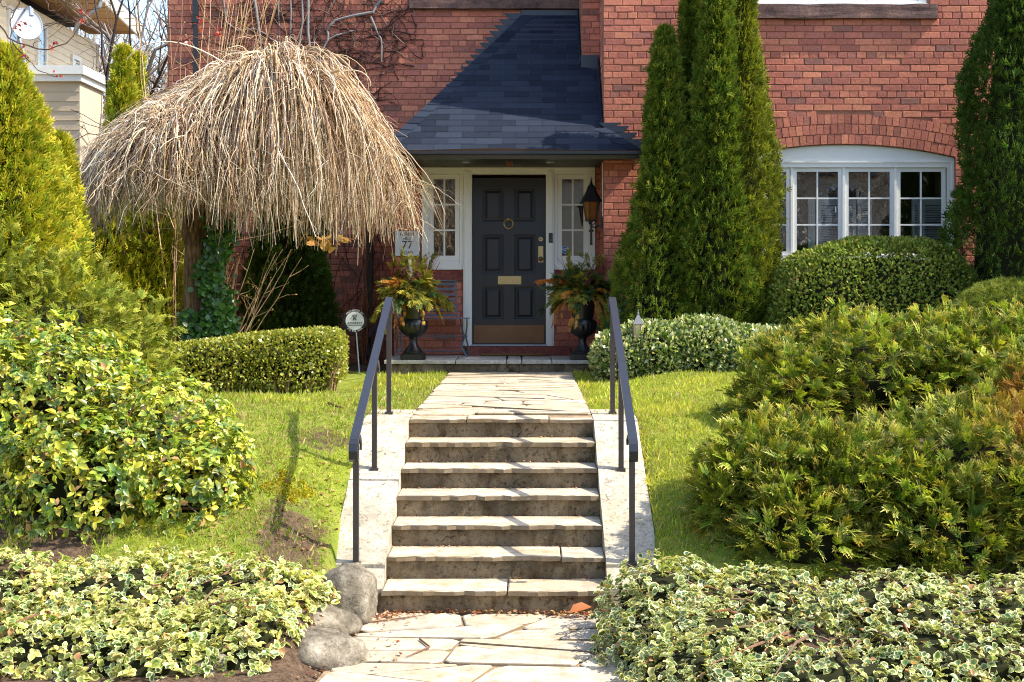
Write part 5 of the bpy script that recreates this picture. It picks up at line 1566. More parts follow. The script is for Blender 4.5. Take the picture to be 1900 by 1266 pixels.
# ------------------------------------------------------------------ leafy shrubs with larger leaves
def shoots(name, lobes, ns, per, size, label, cols, tips, tpl, cat='shrub', group=None, depth=.28, lump=.09, spread=1.0, up=.4, under=-.35, probs=None, stemcol=lin(120, 96, 70), nst=60, extra=None, back=.35):
    c = np.mean([l[:2] for l in lobes], 0); zg = gz1(*c)
    o = empty(name, (c[0], c[1], zg), label, cat, group)
    p, nn = shell(lobes, ns, depth, under, lump, 4.0, lobes[0][0], back=back)
    ok = p[:, 2] > ground_z(p[:, 0], p[:, 1]) - .02; p, nn = p[ok], nn[ok]
    k = len(p)
    ax = nrm(nn + np.array([0, 0, up]) + rng.normal(size=(k, 3)) * .4)
    idx = np.repeat(np.arange(k), per); m_ = len(idx)
    u = nrm(np.cross(ax, rng.normal(size=(k, 3)))); v = np.cross(ax, u)
    ph = (np.tile(np.arange(per), k) * 2.4 + np.repeat(rng.uniform(0, 6.28, k), per) + rng.normal(0, .3, m_))
    rad = np.cos(ph)[:, None] * u[idx] + np.sin(ph)[:, None] * v[idx]
    lift = rng.uniform(-.1, .9, (m_, 1))
    D = rad * spread + ax[idx] * lift + np.array([0, 0, -.18]) + rng.normal(size=(m_, 3)) * .18
    N = nrm(ax[idx] * 1.0 - rad * lift * .8 + rng.normal(size=(m_, 3)) * .35)
    T = p[idx] - ax[idx] * (rng.random((m_, 1)) * size * .9)
    cc = pal(k, cols, probs, jit=.2)[idx] * rng.uniform(.85, 1.15, (m_, 1)); tt = pal(k, tips, jit=.15)[idx] * rng.uniform(.85, 1.15, (m_, 1))
    dd_ = rng.random(m_) < .025; cc[dd_] = np.array(lin(176, 130, 86)); tt[dd_] = np.array(lin(190, 150, 104))
    lv = Leaves(); lv.add(tpl, T, D, N, size * rng.uniform(.5, 1.3, m_) * rng.uniform(.75, 1.2, k)[idx], np.clip(cc, 0, 1), np.clip(tt, 0, 1))
    lv.build('foliage', M['leaf'], o)
    s = MB(); base = Vector((c[0], c[1], zg - .03))
    for j in range(min(nst, k)):
        e = Vector(p[j]); b0 = base + Vector((rng.uniform(-.25, .25), rng.uniform(-.2, .2), 0)); b0.z = gz1(b0.x, b0.y) - .02
        l = lobes[int(rng.integers(len(lobes)))]; b0.x += (e.x - b0.x) * .45; b0.z = min(b0.z, e.z) if abs(e.x - c[0]) < .8 else gz1(b0.x, b0.y) - .02
        mid = b0.lerp(e, .55) + Vector((rng.uniform(-.06, .06), rng.uniform(-.06, .06), rng.uniform(0, .08)))
        s.cur = tuple(x * rng.uniform(.7, 1.2) for x in stemcol); s.tube([b0, mid, e], [.010, .007, .003], 5, False)
    s.build('stems', M['twig'], o)
    return o
RHC = [lin(132, 154, 46), lin(166, 180, 62), lin(98, 130, 46), lin(196, 190, 66), lin(80, 114, 50), lin(66, 100, 46)]
RHT = [lin(200, 200, 76), lin(216, 206, 84), lin(168, 184, 74), lin(206, 176, 56)]
rh_l = [(-3.35, 9.35, 1.05, .78, .7, .78), (-2.55, 9.15, .80, .62, .62, .62), (-2.2, 8.9, .66, .42, .5, .46), (-4.0, 9.3, 1.1, .7, .7, .85), (-2.9, 8.75, .65, .6, .5, .55)]
shoots('broadleaf_shrub', rh_l, 7200, 6, .056, 'big yellow-green broadleaf shrub on the left of the lawn', RHC, RHT, tpl_leaf(.31, .12, .18), depth=.45, lump=.12, nst=150, under=-.75, back=.2)
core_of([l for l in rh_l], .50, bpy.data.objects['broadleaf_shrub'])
VGC = [lin(130, 152, 66), lin(160, 170, 84), lin(96, 128, 58), lin(190, 186, 104)]
VGT = [lin(240, 232, 172), lin(246, 238, 190), lin(232, 220, 140), lin(224, 206, 132)]
vl = [(-3.15, 7.75, .18, .75, .75, .30), (-2.35, 7.8, .20, .62, .7, .27), (-1.72, 7.85, .20, .50, .55, .24), (-4.0, 7.8, .2, .7, .7, .3), (-3.1, 7.15, .08, .8, .42, .27), (-2.2, 7.2, .08, .7, .42, .25), (-1.62, 7.4, .12, .38, .4, .22), (-2.5, 7.0, .06, .9, .3, .26), (-3.6, 7.0, .06, .8, .35, .26), (-1.75, 7.12, .08, .32, .28, .24), (-1.45, 7.8, .2, .3, .3, .2), (-1.5, 7.4, .1, .26, .3, .26), (-2.0, 6.88, .0, .5, .22, .24), (-2.9, 6.86, 0, .6, .22, .25), (-3.7, 6.86, 0, .5, .22, .25), (-1.5, 6.98, .02, .22, .22, .24), (-1.5, 7.2, .1, .32, .3, .28), (-1.4, 7.5, .1, .2, .24, .2)]
shoots('variegated_groundcover', vl, 9600, 6, .041, 'cream-edged variegated euonymus in the lower left corner above the boulders', VGC, VGT, TV, depth=.35, lump=.14, spread=.9, up=.7, nst=110, under=-.25, back=.12)
vr = [(.80, 7.75, .14, .44, .55, .33), (1.35, 7.6, .14, .6, .6, .30), (2.0, 7.55, .14, .65, .6, .27), (2.7, 7.5, .14, .7, .6, .25), (3.4, 7.45, .14, .7, .6, .25), (1.05, 7.15, .05, .55, .45, .28), (2.2, 7.0, .05, .9, .5, .22), (.72, 7.3, .02, .36, .5, .30), (1.5, 6.75, 0, .7, .4, .22), (3.1, 6.85, 0, .9, .45, .24), (.85, 6.8, 0, .42, .4, .24)]
shoots('variegated_groundcover', vr, 9000, 6, .040, 'cream-edged variegated euonymus in the lower right corner beside the walk', [lin(96, 122, 66), lin(120, 140, 78), lin(76, 106, 58), lin(140, 148, 74)], VGT, TV, depth=.35, lump=.12, spread=.9, up=.7, nst=130, under=-.3, back=.12)
core_of(vr, .66, bpy.data.objects['variegated_groundcover.001']); core_of(vl, .6, bpy.data.objects['variegated_groundcover'])
rx_, ry_ = PX(1165, 14.95), 14.95
shoots('rhododendron', [(rx_, ry_, PZ(560, ry_) - .12, .24, .2, .26), (rx_ - .12, ry_ - .05, PZ(580, ry_) - .2, .2, .2, .2)], 60, 8, .12, 'dark green rhododendron rosettes between the right urn and the cedars', [lin(48, 78, 44), lin(60, 92, 52), lin(40, 66, 40)], [lin(84, 112, 70)], tpl_leaf(.26, .06, .25), depth=.5, spread=1.2, under=-.9, nst=20)
# ================================================================== WEEPING TREE
WY = 14.0
wx_ = PX(362, WY); wz0 = gz1(wx_, WY)
wt = empty('weeping_tree', (wx_, WY, wz0), 'bare weeping mulberry with a dome of straw-coloured hanging branches', 'tree')
tr = MB().tube([(wx_ + .05, WY, wz0 - .1), (wx_ + .03, WY, PZ(590, WY)), (wx_ + .01, WY, PZ(520, WY)), (wx_ + .01, WY, PZ(460, WY)), (wx_ - .02, WY, PZ(425, WY)), (wx_ + .02, WY, PZ(395, WY)), (wx_ + .12, WY, PZ(360, WY))],
              [.18, .14, .125, .12, .125, .145, .10], 14).build('trunk', M['bark'], wt, smooth=True)
rough(tr, amp=.012, scale=14, cuts=1)
limbs = MB(); limbs.cur = lin(150, 118, 84)
apexes = [(545, 120, 14.0), (470, 150, 13.9), (610, 170, 14.2), (345, 205, 13.5), (400, 180, 14.4), (660, 240, 13.9)]
for (ax_, ay, aY) in apexes:
    e = Vector(P(ax_, ay, aY)); s0 = Vector((wx_ + .08, WY, PZ(378, WY)))
    mid = s0.lerp(e, .5) + Vector((rng.uniform(-.1, .1), rng.uniform(-.1, .1), .12))
    limbs.tube([s0, s0.lerp(mid, .6) + Vector((0, 0, .05)), mid, e], [.06, .05, .038, .018], 7)
for k in range(16):
    tx = rng.uniform(260, 690); ty = np.interp(tx, [140, 220, 320, 430, 540, 650, 700], [400, 250, 188, 120, 88, 142, 205]); s0 = Vector(P(500 + (tx - 500) * .25, 205, 14.0 - rng.uniform(0, .5)))
    e = Vector(P(tx, ty + 2, 13.4 + rng.uniform(-.1, .5))); f_ = e + Vector(((e.x - s0.x) * .35, -.12, -.28))
    limbs.cur = lin(176, 146, 110); limbs.tube([s0, s0.lerp(e, .5) + Vector((0, 0, .14)), e + Vector((0, 0, .02)), e.lerp(f_, .6) + Vector((0, 0, .05)), f_], [.02, .017, .014, .011, .007], 6)
limbs.build('limbs', M['twig'], wt)

class Strands:
    """thin three-sided tubes, vectorised"""
    def __init__(s): s.V = []; s.F = []; s.C = []; s.n = 0
    def add(s, Pts, r0, r1, col):
        """Pts (n,m,3)"""
        n, m, _ = Pts.shape
        tan = np.gradient(Pts, axis=1); tan = nrm(tan)
        ref = np.broadcast_to(np.array([.31, -.9, .12]), tan.shape)
        a = nrm(np.cross(tan, ref)); b = np.cross(tan, a)
        r = (r0[:, None] * (1 - np.linspace(0, 1, m))[None] + r1[:, None] * np.linspace(0, 1, m)[None])[..., None]
        ring = [Pts + r * (math.cos(k * 2.0944) * a + math.sin(k * 2.0944) * b) for k in range(3)]
        V = np.stack(ring, 2)                       # n,m,3,3
        base = (np.arange(n) * m * 3)[:, None, None]; j = (np.arange(m - 1) * 3)[None, :, None]; k = np.arange(3)[None, None]
        k2 = (k + 1) % 3
        q = np.stack(np.broadcast_arrays(base + j + k, base + j + k2, base + j + 3 + k2, base + j + 3 + k), -1).reshape(-1, 4)
        s.V.append(V.reshape(-1, 3)); s.F.append(q + s.n); s.C.append(np.repeat(col, m * 3, 0)); s.n += n * m * 3
    def build(s, name, mat, parent=None):
        return mobj(name, fast_mesh(name, np.concatenate(s.V), np.concatenate(s.F), np.concatenate(s.C)), mat, parent)
STRAW = [lin(212, 186, 150), lin(228, 208, 178), lin(184, 152, 114), lin(150, 114, 80), lin(240, 226, 204), lin(122, 100, 82)]  # cream and brown entries put highlights and inner shade into the strand colours
sd = Strands()
OUT_X = [140, 160, 185, 220, 260, 320, 380, 430, 480, 540, 598, 644, 688, 724, 752, 774]
OUT_Y = [415, 350, 300, 258, 228, 192, 158, 124, 100, 92, 110, 146, 208, 280, 350, 405]
OZX = np.array([PX(a, WY) for a in OUT_X]); OZZ = np.array([PZ(a, WY) for a in OUT_Y])
def crown(ox, oz, cx, cy, Ry, bot, n, power=.55, jit=.05, r0=.0052, kmin=.0, hemx=None, loose=.05):
    """strands that run out over a domed surface z(x, y) and then hang from its edge"""
    x0_, x1_ = ox.min(), ox.max(); xm, hw = (x0_ + x1_) / 2, (x1_ - x0_) / 2
    def S(x, y):
        zb_ = np.interp(x, ox[[0, -1]], oz[[0, -1]]); v = np.clip(1 - ((y - cy) / Ry) ** 2, 0, 1)
        return zb_ + (np.interp(x, ox, oz) - zb_) * v ** power
    a = rng.uniform(0, 2 * math.pi, n); f = np.sqrt(rng.random(n)) ** .8
    ex = xm + hw * f * np.cos(a) * .99; ey = cy + Ry * f * np.sin(a) * .97
    ey = np.where((ey > cy) & (rng.random(n) < .45), 2 * cy - ey, ey)
    k0 = rng.uniform(.35, .85, n)
    sx = cx + (ex - cx) * k0; sy = cy + (ey - cy) * k0 * rng.uniform(.7, 1, n)
    m, ms = 13, 6
    pts = np.zeros((n, m, 3)); low = rng.random(n) ** 3 * .28 - .11 * (rng.random(n) < .12)
    for j in range(ms):
        u = (j / (ms - 1)) ** .8; x = sx + (ex - sx) * u; y = sy + (ey - sy) * u
        pts[:, j] = np.stack([x, y, S(x, y) - low + loose * math.sin(u * 2.6) - (.10 * (1 - u) ** 2)], 1)
    e = pts[:, ms - 1]
    zb = np.interp(e[:, 0], [PX(q_, WY) for q_ in (150, 250, 330, 385, 470, 560, 690, 770)], [PZ(q_ + bot, WY) for q_ in (418, 404, 384, 394, 432, 448, 446, 420)])
    L = e[:, 2] - zb; short = rng.random(n)
    L = np.maximum(np.where(short < .62, L * rng.uniform(.74, 1.02, n), L * rng.uniform(.15, .9, n)) + rng.normal(0, .08, n), .12)
    d = nrm(np.stack([ex - cx, (ey - cy), np.zeros(n)], 1)); fl = (.05 + .22 * np.clip((f - .5) * 2, 0, 1)) * rng.uniform(.5, 1.4, n)
    for j in range(ms, m):
        u = (j - ms + 1) / (m - ms)
        out = d * (fl * L * (u ** .75) * .62)[:, None]
        pts[:, j] = e + out + np.stack([np.zeros(n), np.zeros(n), -L * (u ** 1.25)], 1)
    wv = rng.normal(0, .012, (n, m, 3)); wv[:, 0] = 0; pts += np.cumsum(wv, 1) * .7
    jj = jit * np.where(rng.random(n) < .35, 2.6, .8)[:, None, None]
    pts[:, 1:] += (jj * rng.normal(0, 1, (n, 1, 3)) * np.linspace(0, 1, m - 1)[None, :, None]) * np.array([1, 1, .2])
    # gather the falling parts into hanks, with gaps between
    nc = max(12, n // 14); ci = rng.integers(0, n, nc); cxy = e[ci][:, :2]
    near_ = np.argmin(((e[:, None, :2] - cxy[None]) ** 2).sum(2), 1)
    pull = (cxy[near_] - e[:, :2]) * rng.uniform(.2, .75, (n, 1))
    ph = rng.uniform(0, 6.28, (n, 2)); am = rng.uniform(.01, .045, (n, 1)); fq = rng.uniform(2.0, 5.0, (n, 1))
    for j in range(m):
        u = j / (m - 1); pts[:, j, :2] += pull * max(0, u - .35) / .65 + am * np.sin(ph + fq * u * 2) * u
    rr_ = r0 * np.exp(rng.normal(0, .42, n))
    sd.add(pts, rr_, rr_ * .35, pal(n, STRAW, [.26, .2, .2, .14, .1, .1], jit=.16))
    k = int(n * 1.7); i = rng.integers(0, n, k); j = rng.integers(2, m - 1, k)
    b = pts[i, j]; dd = nrm(nrm(pts[i, np.minimum(j + 1, m - 1)] - b) + rng.normal(size=(k, 3)) * .5); LL = rng.uniform(.06, .34, k)[:, None]
    tw = np.stack([b, b + dd * LL * .5 + rng.normal(0, .012, (k, 3)), b + dd * LL + np.array([0, 0, -.22]) * LL + rng.normal(0, .02, (k, 3))], 1)
    sd.add(tw, np.full(k, r0 * .5), np.full(k, r0 * .2), pal(k, STRAW, jit=.16))
crown(OZX, OZZ, PX(500, WY), WY, 1.15, 0, 2500, jit=.09)
fx = np.array([PX(a, 13.4) for a in (165, 185, 220, 270, 310, 345, 385, 430, 470, 490)]); fz = np.array([PZ(a, 13.4) for a in (400, 330, 268, 222, 203, 198, 208, 245, 310, 370)])
crown(fx, fz, PX(345, 13.4), 13.4, .62, 2, 800, .6, .10)
# a few arching rods that stand clear of the dome
for (a, b, c_, d_) in (((515, 95), (520, 65), (560, 72), (556, 130)), ((470, 110), (490, 78), (520, 85), (528, 150)), ((555, 110), (575, 70), (545, 75), (590, 180)),
                       ((420, 120), (330, 60), (270, 70), (235, 110)), ((600, 150), (660, 110), (690, 140), (688, 160)), ((650, 175), (680, 160), (700, 200), (704, 250)), ((330, 190), (360, 150), (400, 170), (430, 260))):
    q = [np.array(P(*k, 13.6)) for k in (a, b, c_, d_)]; tt = np.linspace(0, 1, 12)[:, None]
    cur = (1 - tt) ** 3 * q[0] + 3 * tt * (1 - tt) ** 2 * q[1] + 3 * tt ** 2 * (1 - tt) * q[2] + tt ** 3 * q[3]
    sd.add(cur[None], np.array([.009]), np.array([.004]), np.array([STRAW[1]]))
sd.build('hanging_branches', M['twig'], wt)
# a few dry leaves caught at the hem
lv = Leaves(); k = 26
hp = np.stack([PX(rng.uniform(560, 650, k), 13.5), np.full(k, 13.5) + rng.uniform(-.2, .2, k), PZ(rng.uniform(436, 458, k), 13.5)], 1)
lv.add(TL, hp, rng.normal(size=(k, 3)) + np.array([.3, 0, -.4]), nrm(rng.normal(size=(k, 3))), rng.uniform(.06, .14, k), pal(k, [lin(196, 150, 84), lin(166, 122, 64)]))
lv.build('dry_leaves', M['leaf'], wt)

# ------------------------------------------------------------------ ivy on the trunk and at its foot
iv = empty('ivy', (wx_ + .1, WY - .1, wz0), 'glossy dark green ivy climbing the right of the weeping tree trunk', 'ivy')
k = 2300; t = rng.random(k)
cx = PX(406, WY) + .06 * np.sin(t * 9) + rng.normal(0, .065, k) + .02 * (1 - t); cz = PZ(640, WY) + t * (PZ(392, WY) - PZ(640, WY))
foot = rng.random(k) < .3
cx = np.where(foot, PX(rng.uniform(345, 435, k), WY), cx); cz = np.where(foot, PZ(rng.uniform(575, 650, k), WY), cz)
ip = np.stack([cx, WY - .17 + rng.uniform(-.08, .14, k), cz], 1)
lv = Leaves(); lv.add(tpl_leaf(.5, .05, .1), ip, np.stack([rng.normal(0, .6, k), rng.normal(-.3, .3, k), rng.normal(-.5, .5, k)], 1), nrm(np.stack([rng.normal(.2, .4, k), np.full(k, -1.), rng.normal(.4, .4, k)], 1)), rng.uniform(.045, .085, k), pal(k, [lin(54, 96, 34), lin(72, 118, 40), lin(40, 76, 30)]), pal(k, [lin(104, 140, 60)]))
lv.build('foliage', M['leaf'], iv)
m = MB(); m.cur = lin(110, 86, 62)
for j in range(5): m.tube([(PX(360 + 14 * j, WY), WY - .12, wz0), (PX(372 + 8 * j, WY), WY - .13, PZ(520, WY)), (PX(384 + 6 * j, WY), WY - .13, PZ(410, WY))], [.014, .01, .005], 5, False)
m.build('stems', M['twig'], iv)

# ------------------------------------------------------------------ bare shrubs
def bare_shrub(name, base, n, H, spread, label, col, r0=.008, buds=None, lean=(0, 0), group=None, cat='shrub', kink=.12):
    o = empty(name, base, label, cat, group); s = Strands(); b = np.array(base)
    d = nrm(np.stack([rng.normal(lean[0], spread, n), rng.normal(lean[1], spread * .6, n), np.ones(n)], 1)); L = H * rng.uniform(.6, 1.05, n)[:, None]
    m = 7; t = np.linspace(0, 1, m); pts = np.zeros((n, m, 3)); st = b + np.stack([rng.normal(0, .08, n), rng.normal(0, .06, n), np.zeros(n)], 1)
    for j in range(m): pts[:, j] = st + d * L * t[j] + np.stack([d[:, 0], d[:, 1], np.zeros(n)], 1) * L * .25 * t[j] ** 2
    pts[:, 1:] += np.cumsum(rng.normal(0, kink * .15, (n, m - 1, 3)), 1)
    s.add(pts, np.full(n, r0), np.full(n, r0 * .4), pal(n, col))
    k = n * 5; i = rng.integers(0, n, k); j = rng.integers(2, m - 1, k); q = pts[i, j]; dd = nrm(d[i] + rng.normal(size=(k, 3)) * .55); LL = rng.uniform(.1, .32, k)[:, None] * H / 1.6
    tw = np.stack([q, q + dd * LL * .5 + rng.normal(0, .015, (k, 3)), q + dd * LL + rng.normal(0, .03, (k, 3))], 1); s.add(tw, np.full(k, r0 * .45), np.full(k, r0 * .2), pal(k, col))
    s.build('stems', M['twig'], o)
    if buds:
        kk = k; e = tw[:, 2]; lv = Leaves()
        lv.add(TS, e, rng.normal(size=(kk, 3)) + np.array([0, 0, .8]), nrm(rng.normal(size=(kk, 3))), rng.uniform(.014, .03, kk), pal(kk, buds)); lv.build('buds', M['leaf'], o)['kind'] = 'stuff'
    return o
TWG = [lin(196, 170, 132), lin(170, 140, 104), lin(150, 118, 84)]
GRY = [lin(150, 128, 104), lin(176, 154, 126), lin(126, 104, 84)]
bare_shrub('budding_shrub', (PX(350, 15.6), 15.6, gz1(-4, 15.6)), 44, 5.0, .085, 'upright budding shrub with pale stems behind the weeping crown', TWG, .010, [lin(200, 180, 70), lin(170, 160, 60)], (.10, 0))
bare_shrub('budding_shrub', (PX(418, 14.3), 14.3, gz1(-3.2, 14.3)), 16, 1.5, .16, 'leaning bare shrub with yellow buds right of the weeping tree trunk', TWG, .009, [lin(206, 178, 50)], (.22, 0))
bare_shrub('twiggy_shrub', (PX(135, 15.8), 15.8, 1.9), 26, 1.7, .28, 'grey twiggy shrub in front of the beige annex on the left', GRY, .008, None, (.1, 0))
bare_shrub('red_twig_shrub', (PX(672, 16.9), 16.9, 1.05), 22, 1.45, .16, 'thin reddish-brown bare shrub on the wall left of the porch', [lin(120, 74, 54), lin(150, 100, 70), lin(110, 56, 50)], .008, None, (.1, 0))
# thin maple twigs with red buds reaching in at the top left
mo = empty('maple_branch', P(0, 60, 10.5), 'thin maple branches with red buds reaching across the top left corner', 'branch'); s = Strands()
def twigline(pl, Y, r):
    q = np.array([P(a, b, Y) for a, b in pl]); tt = np.linspace(0, len(q) - 1, 14); i = np.minimum(tt.astype(int), len(q) - 2); f = (tt - i)[:, None]
    c = q[i] * (1 - f) + q[i + 1] * f + rng.normal(0, .006, (14, 3)); s.add(c[None], np.array([r]), np.array([r * .5]), np.array([lin(110, 88, 76)]))
for pl, r in (([(-60, 10), (0, 48), (20, 75), (60, 88), (100, 91), (135, 70), (152, 45)], .009), ([(40, -20), (30, 18), (20, 40), (22, 100)], .008), ([(85, 0), (92, 20), (110, 18), (125, 10)], .006), ([(330, 80), (350, 72), (400, 70), (415, 55)], .006), ([(5, -10), (0, 4), (12, 16), (26, 16)], .006), ([(22, 80), (50, 110), (70, 130), (100, 143)], .006), ([(285, 20), (315, 50), (345, 68)], .007), ([(60, 88), (72, 70), (80, 84)], .004)):
    twigline(pl, 10.5, r)
s.build('twigs', M['twig'], mo)['kind'] = 'stuff'
lv = Leaves(); k = 90; cen = [(38, 50), (45, 98), (96, 84), (152, 40), (158, 20), (345, 72), (405, 62), (370, 40), (108, 138)]
ci = rng.integers(0, len(cen), k); cc = np.array(cen)[ci] + rng.normal(0, 4.5, (k, 2)); bp = np.stack([PX(cc[:, 0], 10.5), np.full(k, 10.5), PZ(cc[:, 1], 10.5)], 1)
lv.add(TS, bp, rng.normal(size=(k, 3)), nrm(rng.normal(size=(k, 3))), rng.uniform(.02, .04, k), pal(k, [lin(176, 52, 44), lin(196, 88, 56), lin(140, 40, 44)])); lv.build('buds', M['leaf'], mo)['kind'] = 'stuff'

# ------------------------------------------------------------------ vines on the brick wall
vi = empty('wall_vine', (PX(560, YB), YB, 1.0), 'leafless creeper with thick grey stems spread over the brick wall beside the porch roof', 'vine')
VY = YB - .03
m = MB()
def vline(pl, r, col):
    m.cur = col; q = []
    for i in range(len(pl) - 1):
        for t in (0, .5):
            a = pl[i][0] + (pl[i + 1][0] - pl[i][0]) * t + random.uniform(-2, 2); b = pl[i][1] + (pl[i + 1][1] - pl[i][1]) * t + random.uniform(-2, 2); q.append((PX(a, VY), VY + random.uniform(-.012, .006), PZ(b, VY)))
    q.append((PX(pl[-1][0], VY), VY, PZ(pl[-1][1], VY))); k = len(q)
    m.tube(q, [r * (1 - .5 * i / k) for i in range(k)], 6)
vg = lin(134, 128, 126); vb = lin(58, 40, 36)
for pl, r in (([(574, -20), (573, 60), (575, 130), (560, 300)], .024), ([(560, -20), (562, 40), (553, 110), (556, 300)], .016), ([(470, -20), (478, 50), (486, 90), (500, 300)], .022), ([(412, -20), (420, 40), (440, 58), (476, 56), (505, 72), (540, 90)], .013),
              ([(706, 0), (690, 25), (660, 30), (620, 38), (606, 55), (610, 75), (600, 95), (595, 150)], .022), ([(690, 30), (700, 60), (710, 85), (708, 115)], .018), ([(612, 72), (640, 60), (660, 58)], .014), ([(540, -20), (538, 60), (536, 160)], .013), ([(518, -10), (520, 60), (516, 110)], .011),
              ([(628, -10), (600, 40), (585, 70), (562, 130)], .006), ([(758, -10), (770, 28)], .009)): vline(pl, r, vg)
for k in range(480):
    x, z = random.uniform(400, 830), random.uniform(0, 260)
    if x > 700 and z < 20: continue
    if x > 830 - z * .9 + 60: continue
    a = random.choice([random.uniform(-.5, .5), random.uniform(1.0, 2.2), random.uniform(2.3, 2.9)]); L = random.uniform(20, 110); pl = [(x, z)]
    for s_ in range(4):
        a += random.uniform(-.4, .4); x += math.cos(a) * L / 4; z -= math.sin(a) * L / 4; pl.append((x, z))
    if max(p[0] for p in pl) > 790 or any(p[0] > 700 + (240 - p[1]) * .95 for p in pl): continue
    vline(pl, random.uniform(.003, .009), vb if random.random() < .8 else lin(120, 96, 84))
for k in range(60):
    x, z = random.uniform(430, 735), random.uniform(430, 650); a = random.uniform(1.1, 2.1); pl = [(x, z)]
    for s_ in range(4): a += random.uniform(-.4, .4); x += math.cos(a) * 22; z -= math.sin(a) * 22; pl.append((x, z))
    vline(pl, random.uniform(.003, .008), vb)
m.build('stems', M['twig'], vi)


# ------------------------------------------------------------------ boulders by the walk
def boulder(c, r, seed, label, sz):
    from mathutils import noise
    rg = random.Random(int(seed * 10)); bm = bmesh.new()
    bmesh.ops.create_icosphere(bm, subdivisions=4, radius=1.0)
    planes = []
    for _ in range(15):
        n_ = Vector((rg.gauss(0, 1), rg.gauss(0, 1), rg.gauss(0, .8))).normalized(); planes.append((n_, rg.uniform(.68, .95)))
    for v in bm.verts:
        d = v.co.normalized(); R0 = 1.08
        for n_, h in planes:
            k = d.dot(n_)
            if k > .05: R0 = min(R0, h / k)
        q = d * 2.2 + Vector((seed, seed * 2, 0))
        R0 *= 1 + .07 * noise.noise(q) - .10 * abs(noise.noise(q * 1.9)) + .045 * noise.noise(q * 4.2) + .03 * noise.noise(q * 9) + .015 * noise.noise(q * 19)
        v.co = Vector((d.x * sz[0], d.y * sz[1], d.z * sz[2])) * R0 * r
    me = bpy.data.meshes.new('boulder'); bm.to_mesh(me); bm.free()
    o = mobj('boulder', me, M['boulder'], None, c, True)
    tag(o, label, 'boulder', 'limestone boulders left of the walk')
boulder((-1.08, 8.15, .08), .25, 1.0, 'pitted limestone boulder tight against the foot of the left side wall', (.85, .9, .95))
boulder((-1.32, 7.76, .04), .29, 2.2, 'flat grey boulder below the first one, half under the groundcover', (1.1, 1, .7))
boulder((-1.2, 7.3, -.02), .29, 3.1, 'broad boulder at the bottom edge left of the walk', (1.15, .9, .75))
boulder((-1.66, 6.98, -.03), .26, 4.7, 'low boulder under the left groundcover at the bottom edge', (1.3, .8, .6))
boulder((-2.35, 6.92, -.03), .25, 5.9, 'dark edging boulder further left along the bottom edge', (1.4, .8, .6))
boulder((-1.42, 8.12, .22), .15, 6.3, 'small soil-covered rock behind the pitted boulder', (1.2, 1, .6))

# ------------------------------------------------------------------ leaf litter, twigs on the lawn
lv = Leaves(); k = 1000
lx = np.concatenate([rng.uniform(ST_X0, ST_X1, 200), rng.normal(-.86, .06, 90), rng.uniform(-1.3, -.7, 60), rng.normal(.3, .12, 70), rng.uniform(-2.2, -1.25, 280), rng.uniform(-1.75, -1.05, 300)])
ly = np.concatenate([8.27 - np.abs(rng.normal(0, .03, 200)), 8.2 - np.abs(rng.normal(0, .08, 90)), rng.uniform(7.0, 8.1, 60), 8.22 - np.abs(rng.normal(0, .05, 70)), rng.uniform(8.0, 9.6, 280), rng.uniform(6.85, 8.1, 300)])
p = np.stack([lx, ly, np.maximum(ground_z(lx, ly), 0) + .012 + .012 * rng.random(k)], 1)
lv.add(TL, p, np.stack([rng.normal(size=k), rng.normal(size=k), rng.normal(0, .2, k)], 1), nrm(np.stack([rng.normal(0, .4, k), rng.normal(0, .4, k), np.ones(k)], 1)), rng.uniform(.012, .035, k), pal(k, [lin(140, 84, 56), lin(172, 122, 84), lin(110, 66, 48), lin(196, 160, 116)]))
for i in range(NSTEP - 1):          # crumbs at the back of every tread
    yb = NOSE_TOP_Y - (NSTEP - 2 - i) * TREAD + .018; k = 46
    p = np.stack([rng.uniform(ST_X0, ST_X1, k), yb - np.abs(rng.normal(0, .018, k)), np.full(k, RISE * (i + 1) + .008)], 1)
    lv.add(TL, p, np.stack([rng.normal(size=k), rng.normal(size=k), rng.normal(0, .2, k)], 1), nrm(np.stack([rng.normal(0, .4, k), rng.normal(0, .4, k), np.ones(k)], 1)), rng.uniform(.008, .022, k), pal(k, [lin(140, 84, 56), lin(120, 66, 48), lin(172, 130, 96)]))
tag(lv.build('leaf_litter', M['leaf']), 'brown leaf litter gathered at the foot and backs of the steps', 'leaf litter', kind='stuff')
big = Leaves(); big.add(tpl_leaf(.3, .16, .1), np.array([[.24, 8.15, .03]]), np.array([[1, .25, .3]]), np.array([[0, -.5, 1.]]), np.array([.15]), np.array([lin(176, 108, 56)]))
tag(big.build('fallen_leaf', M['leaf']), 'single large curled brown leaf at the right foot of the steps', 'leaf')
def stick(pl, r, label, zoff=.01):
    m = MB(); m.cur = lin(120, 92, 70); q = [(x, y, (gz1(x, y) if abs(x + .2) > 1.02 else .0) + zoff) for x, y in pl]
    m.tube(q, [r] * (len(q) - 1) + [r * .4], 5); tag(m.build('fallen_twig', M['twig']), label, 'twig', 'fallen twigs')
stick([(PX(608, 11.3), 11.35), (PX(622, 11.2), 11.2), (PX(640, 11.1), 11.08)], .012, 'dark forked twig lying on the grass left of the top post', .02)
stick([(-1.45, 14.2), (-1.2, 14.3), (-.98, 14.35)], .008, 'pale straight twig on the grass left of the path', .03)
stick([(-.62, 7.62), (-.55, 7.45), (-.66, 7.25)], .006, 'thin curved brown twig on the lower walk', .014)
stick([(-.95, 8.0), (-.75, 8.1), (-.62, 8.18)], .005, 'fine reddish stalk on the walk at the foot of the left boulder', .016)
stick([(PX(300, 8.8), 8.75), (PX(330, 8.7), 8.65), (PX(400, 8.6), 8.62)], .012, 'grey dead stick under the broadleaf shrub', .05)
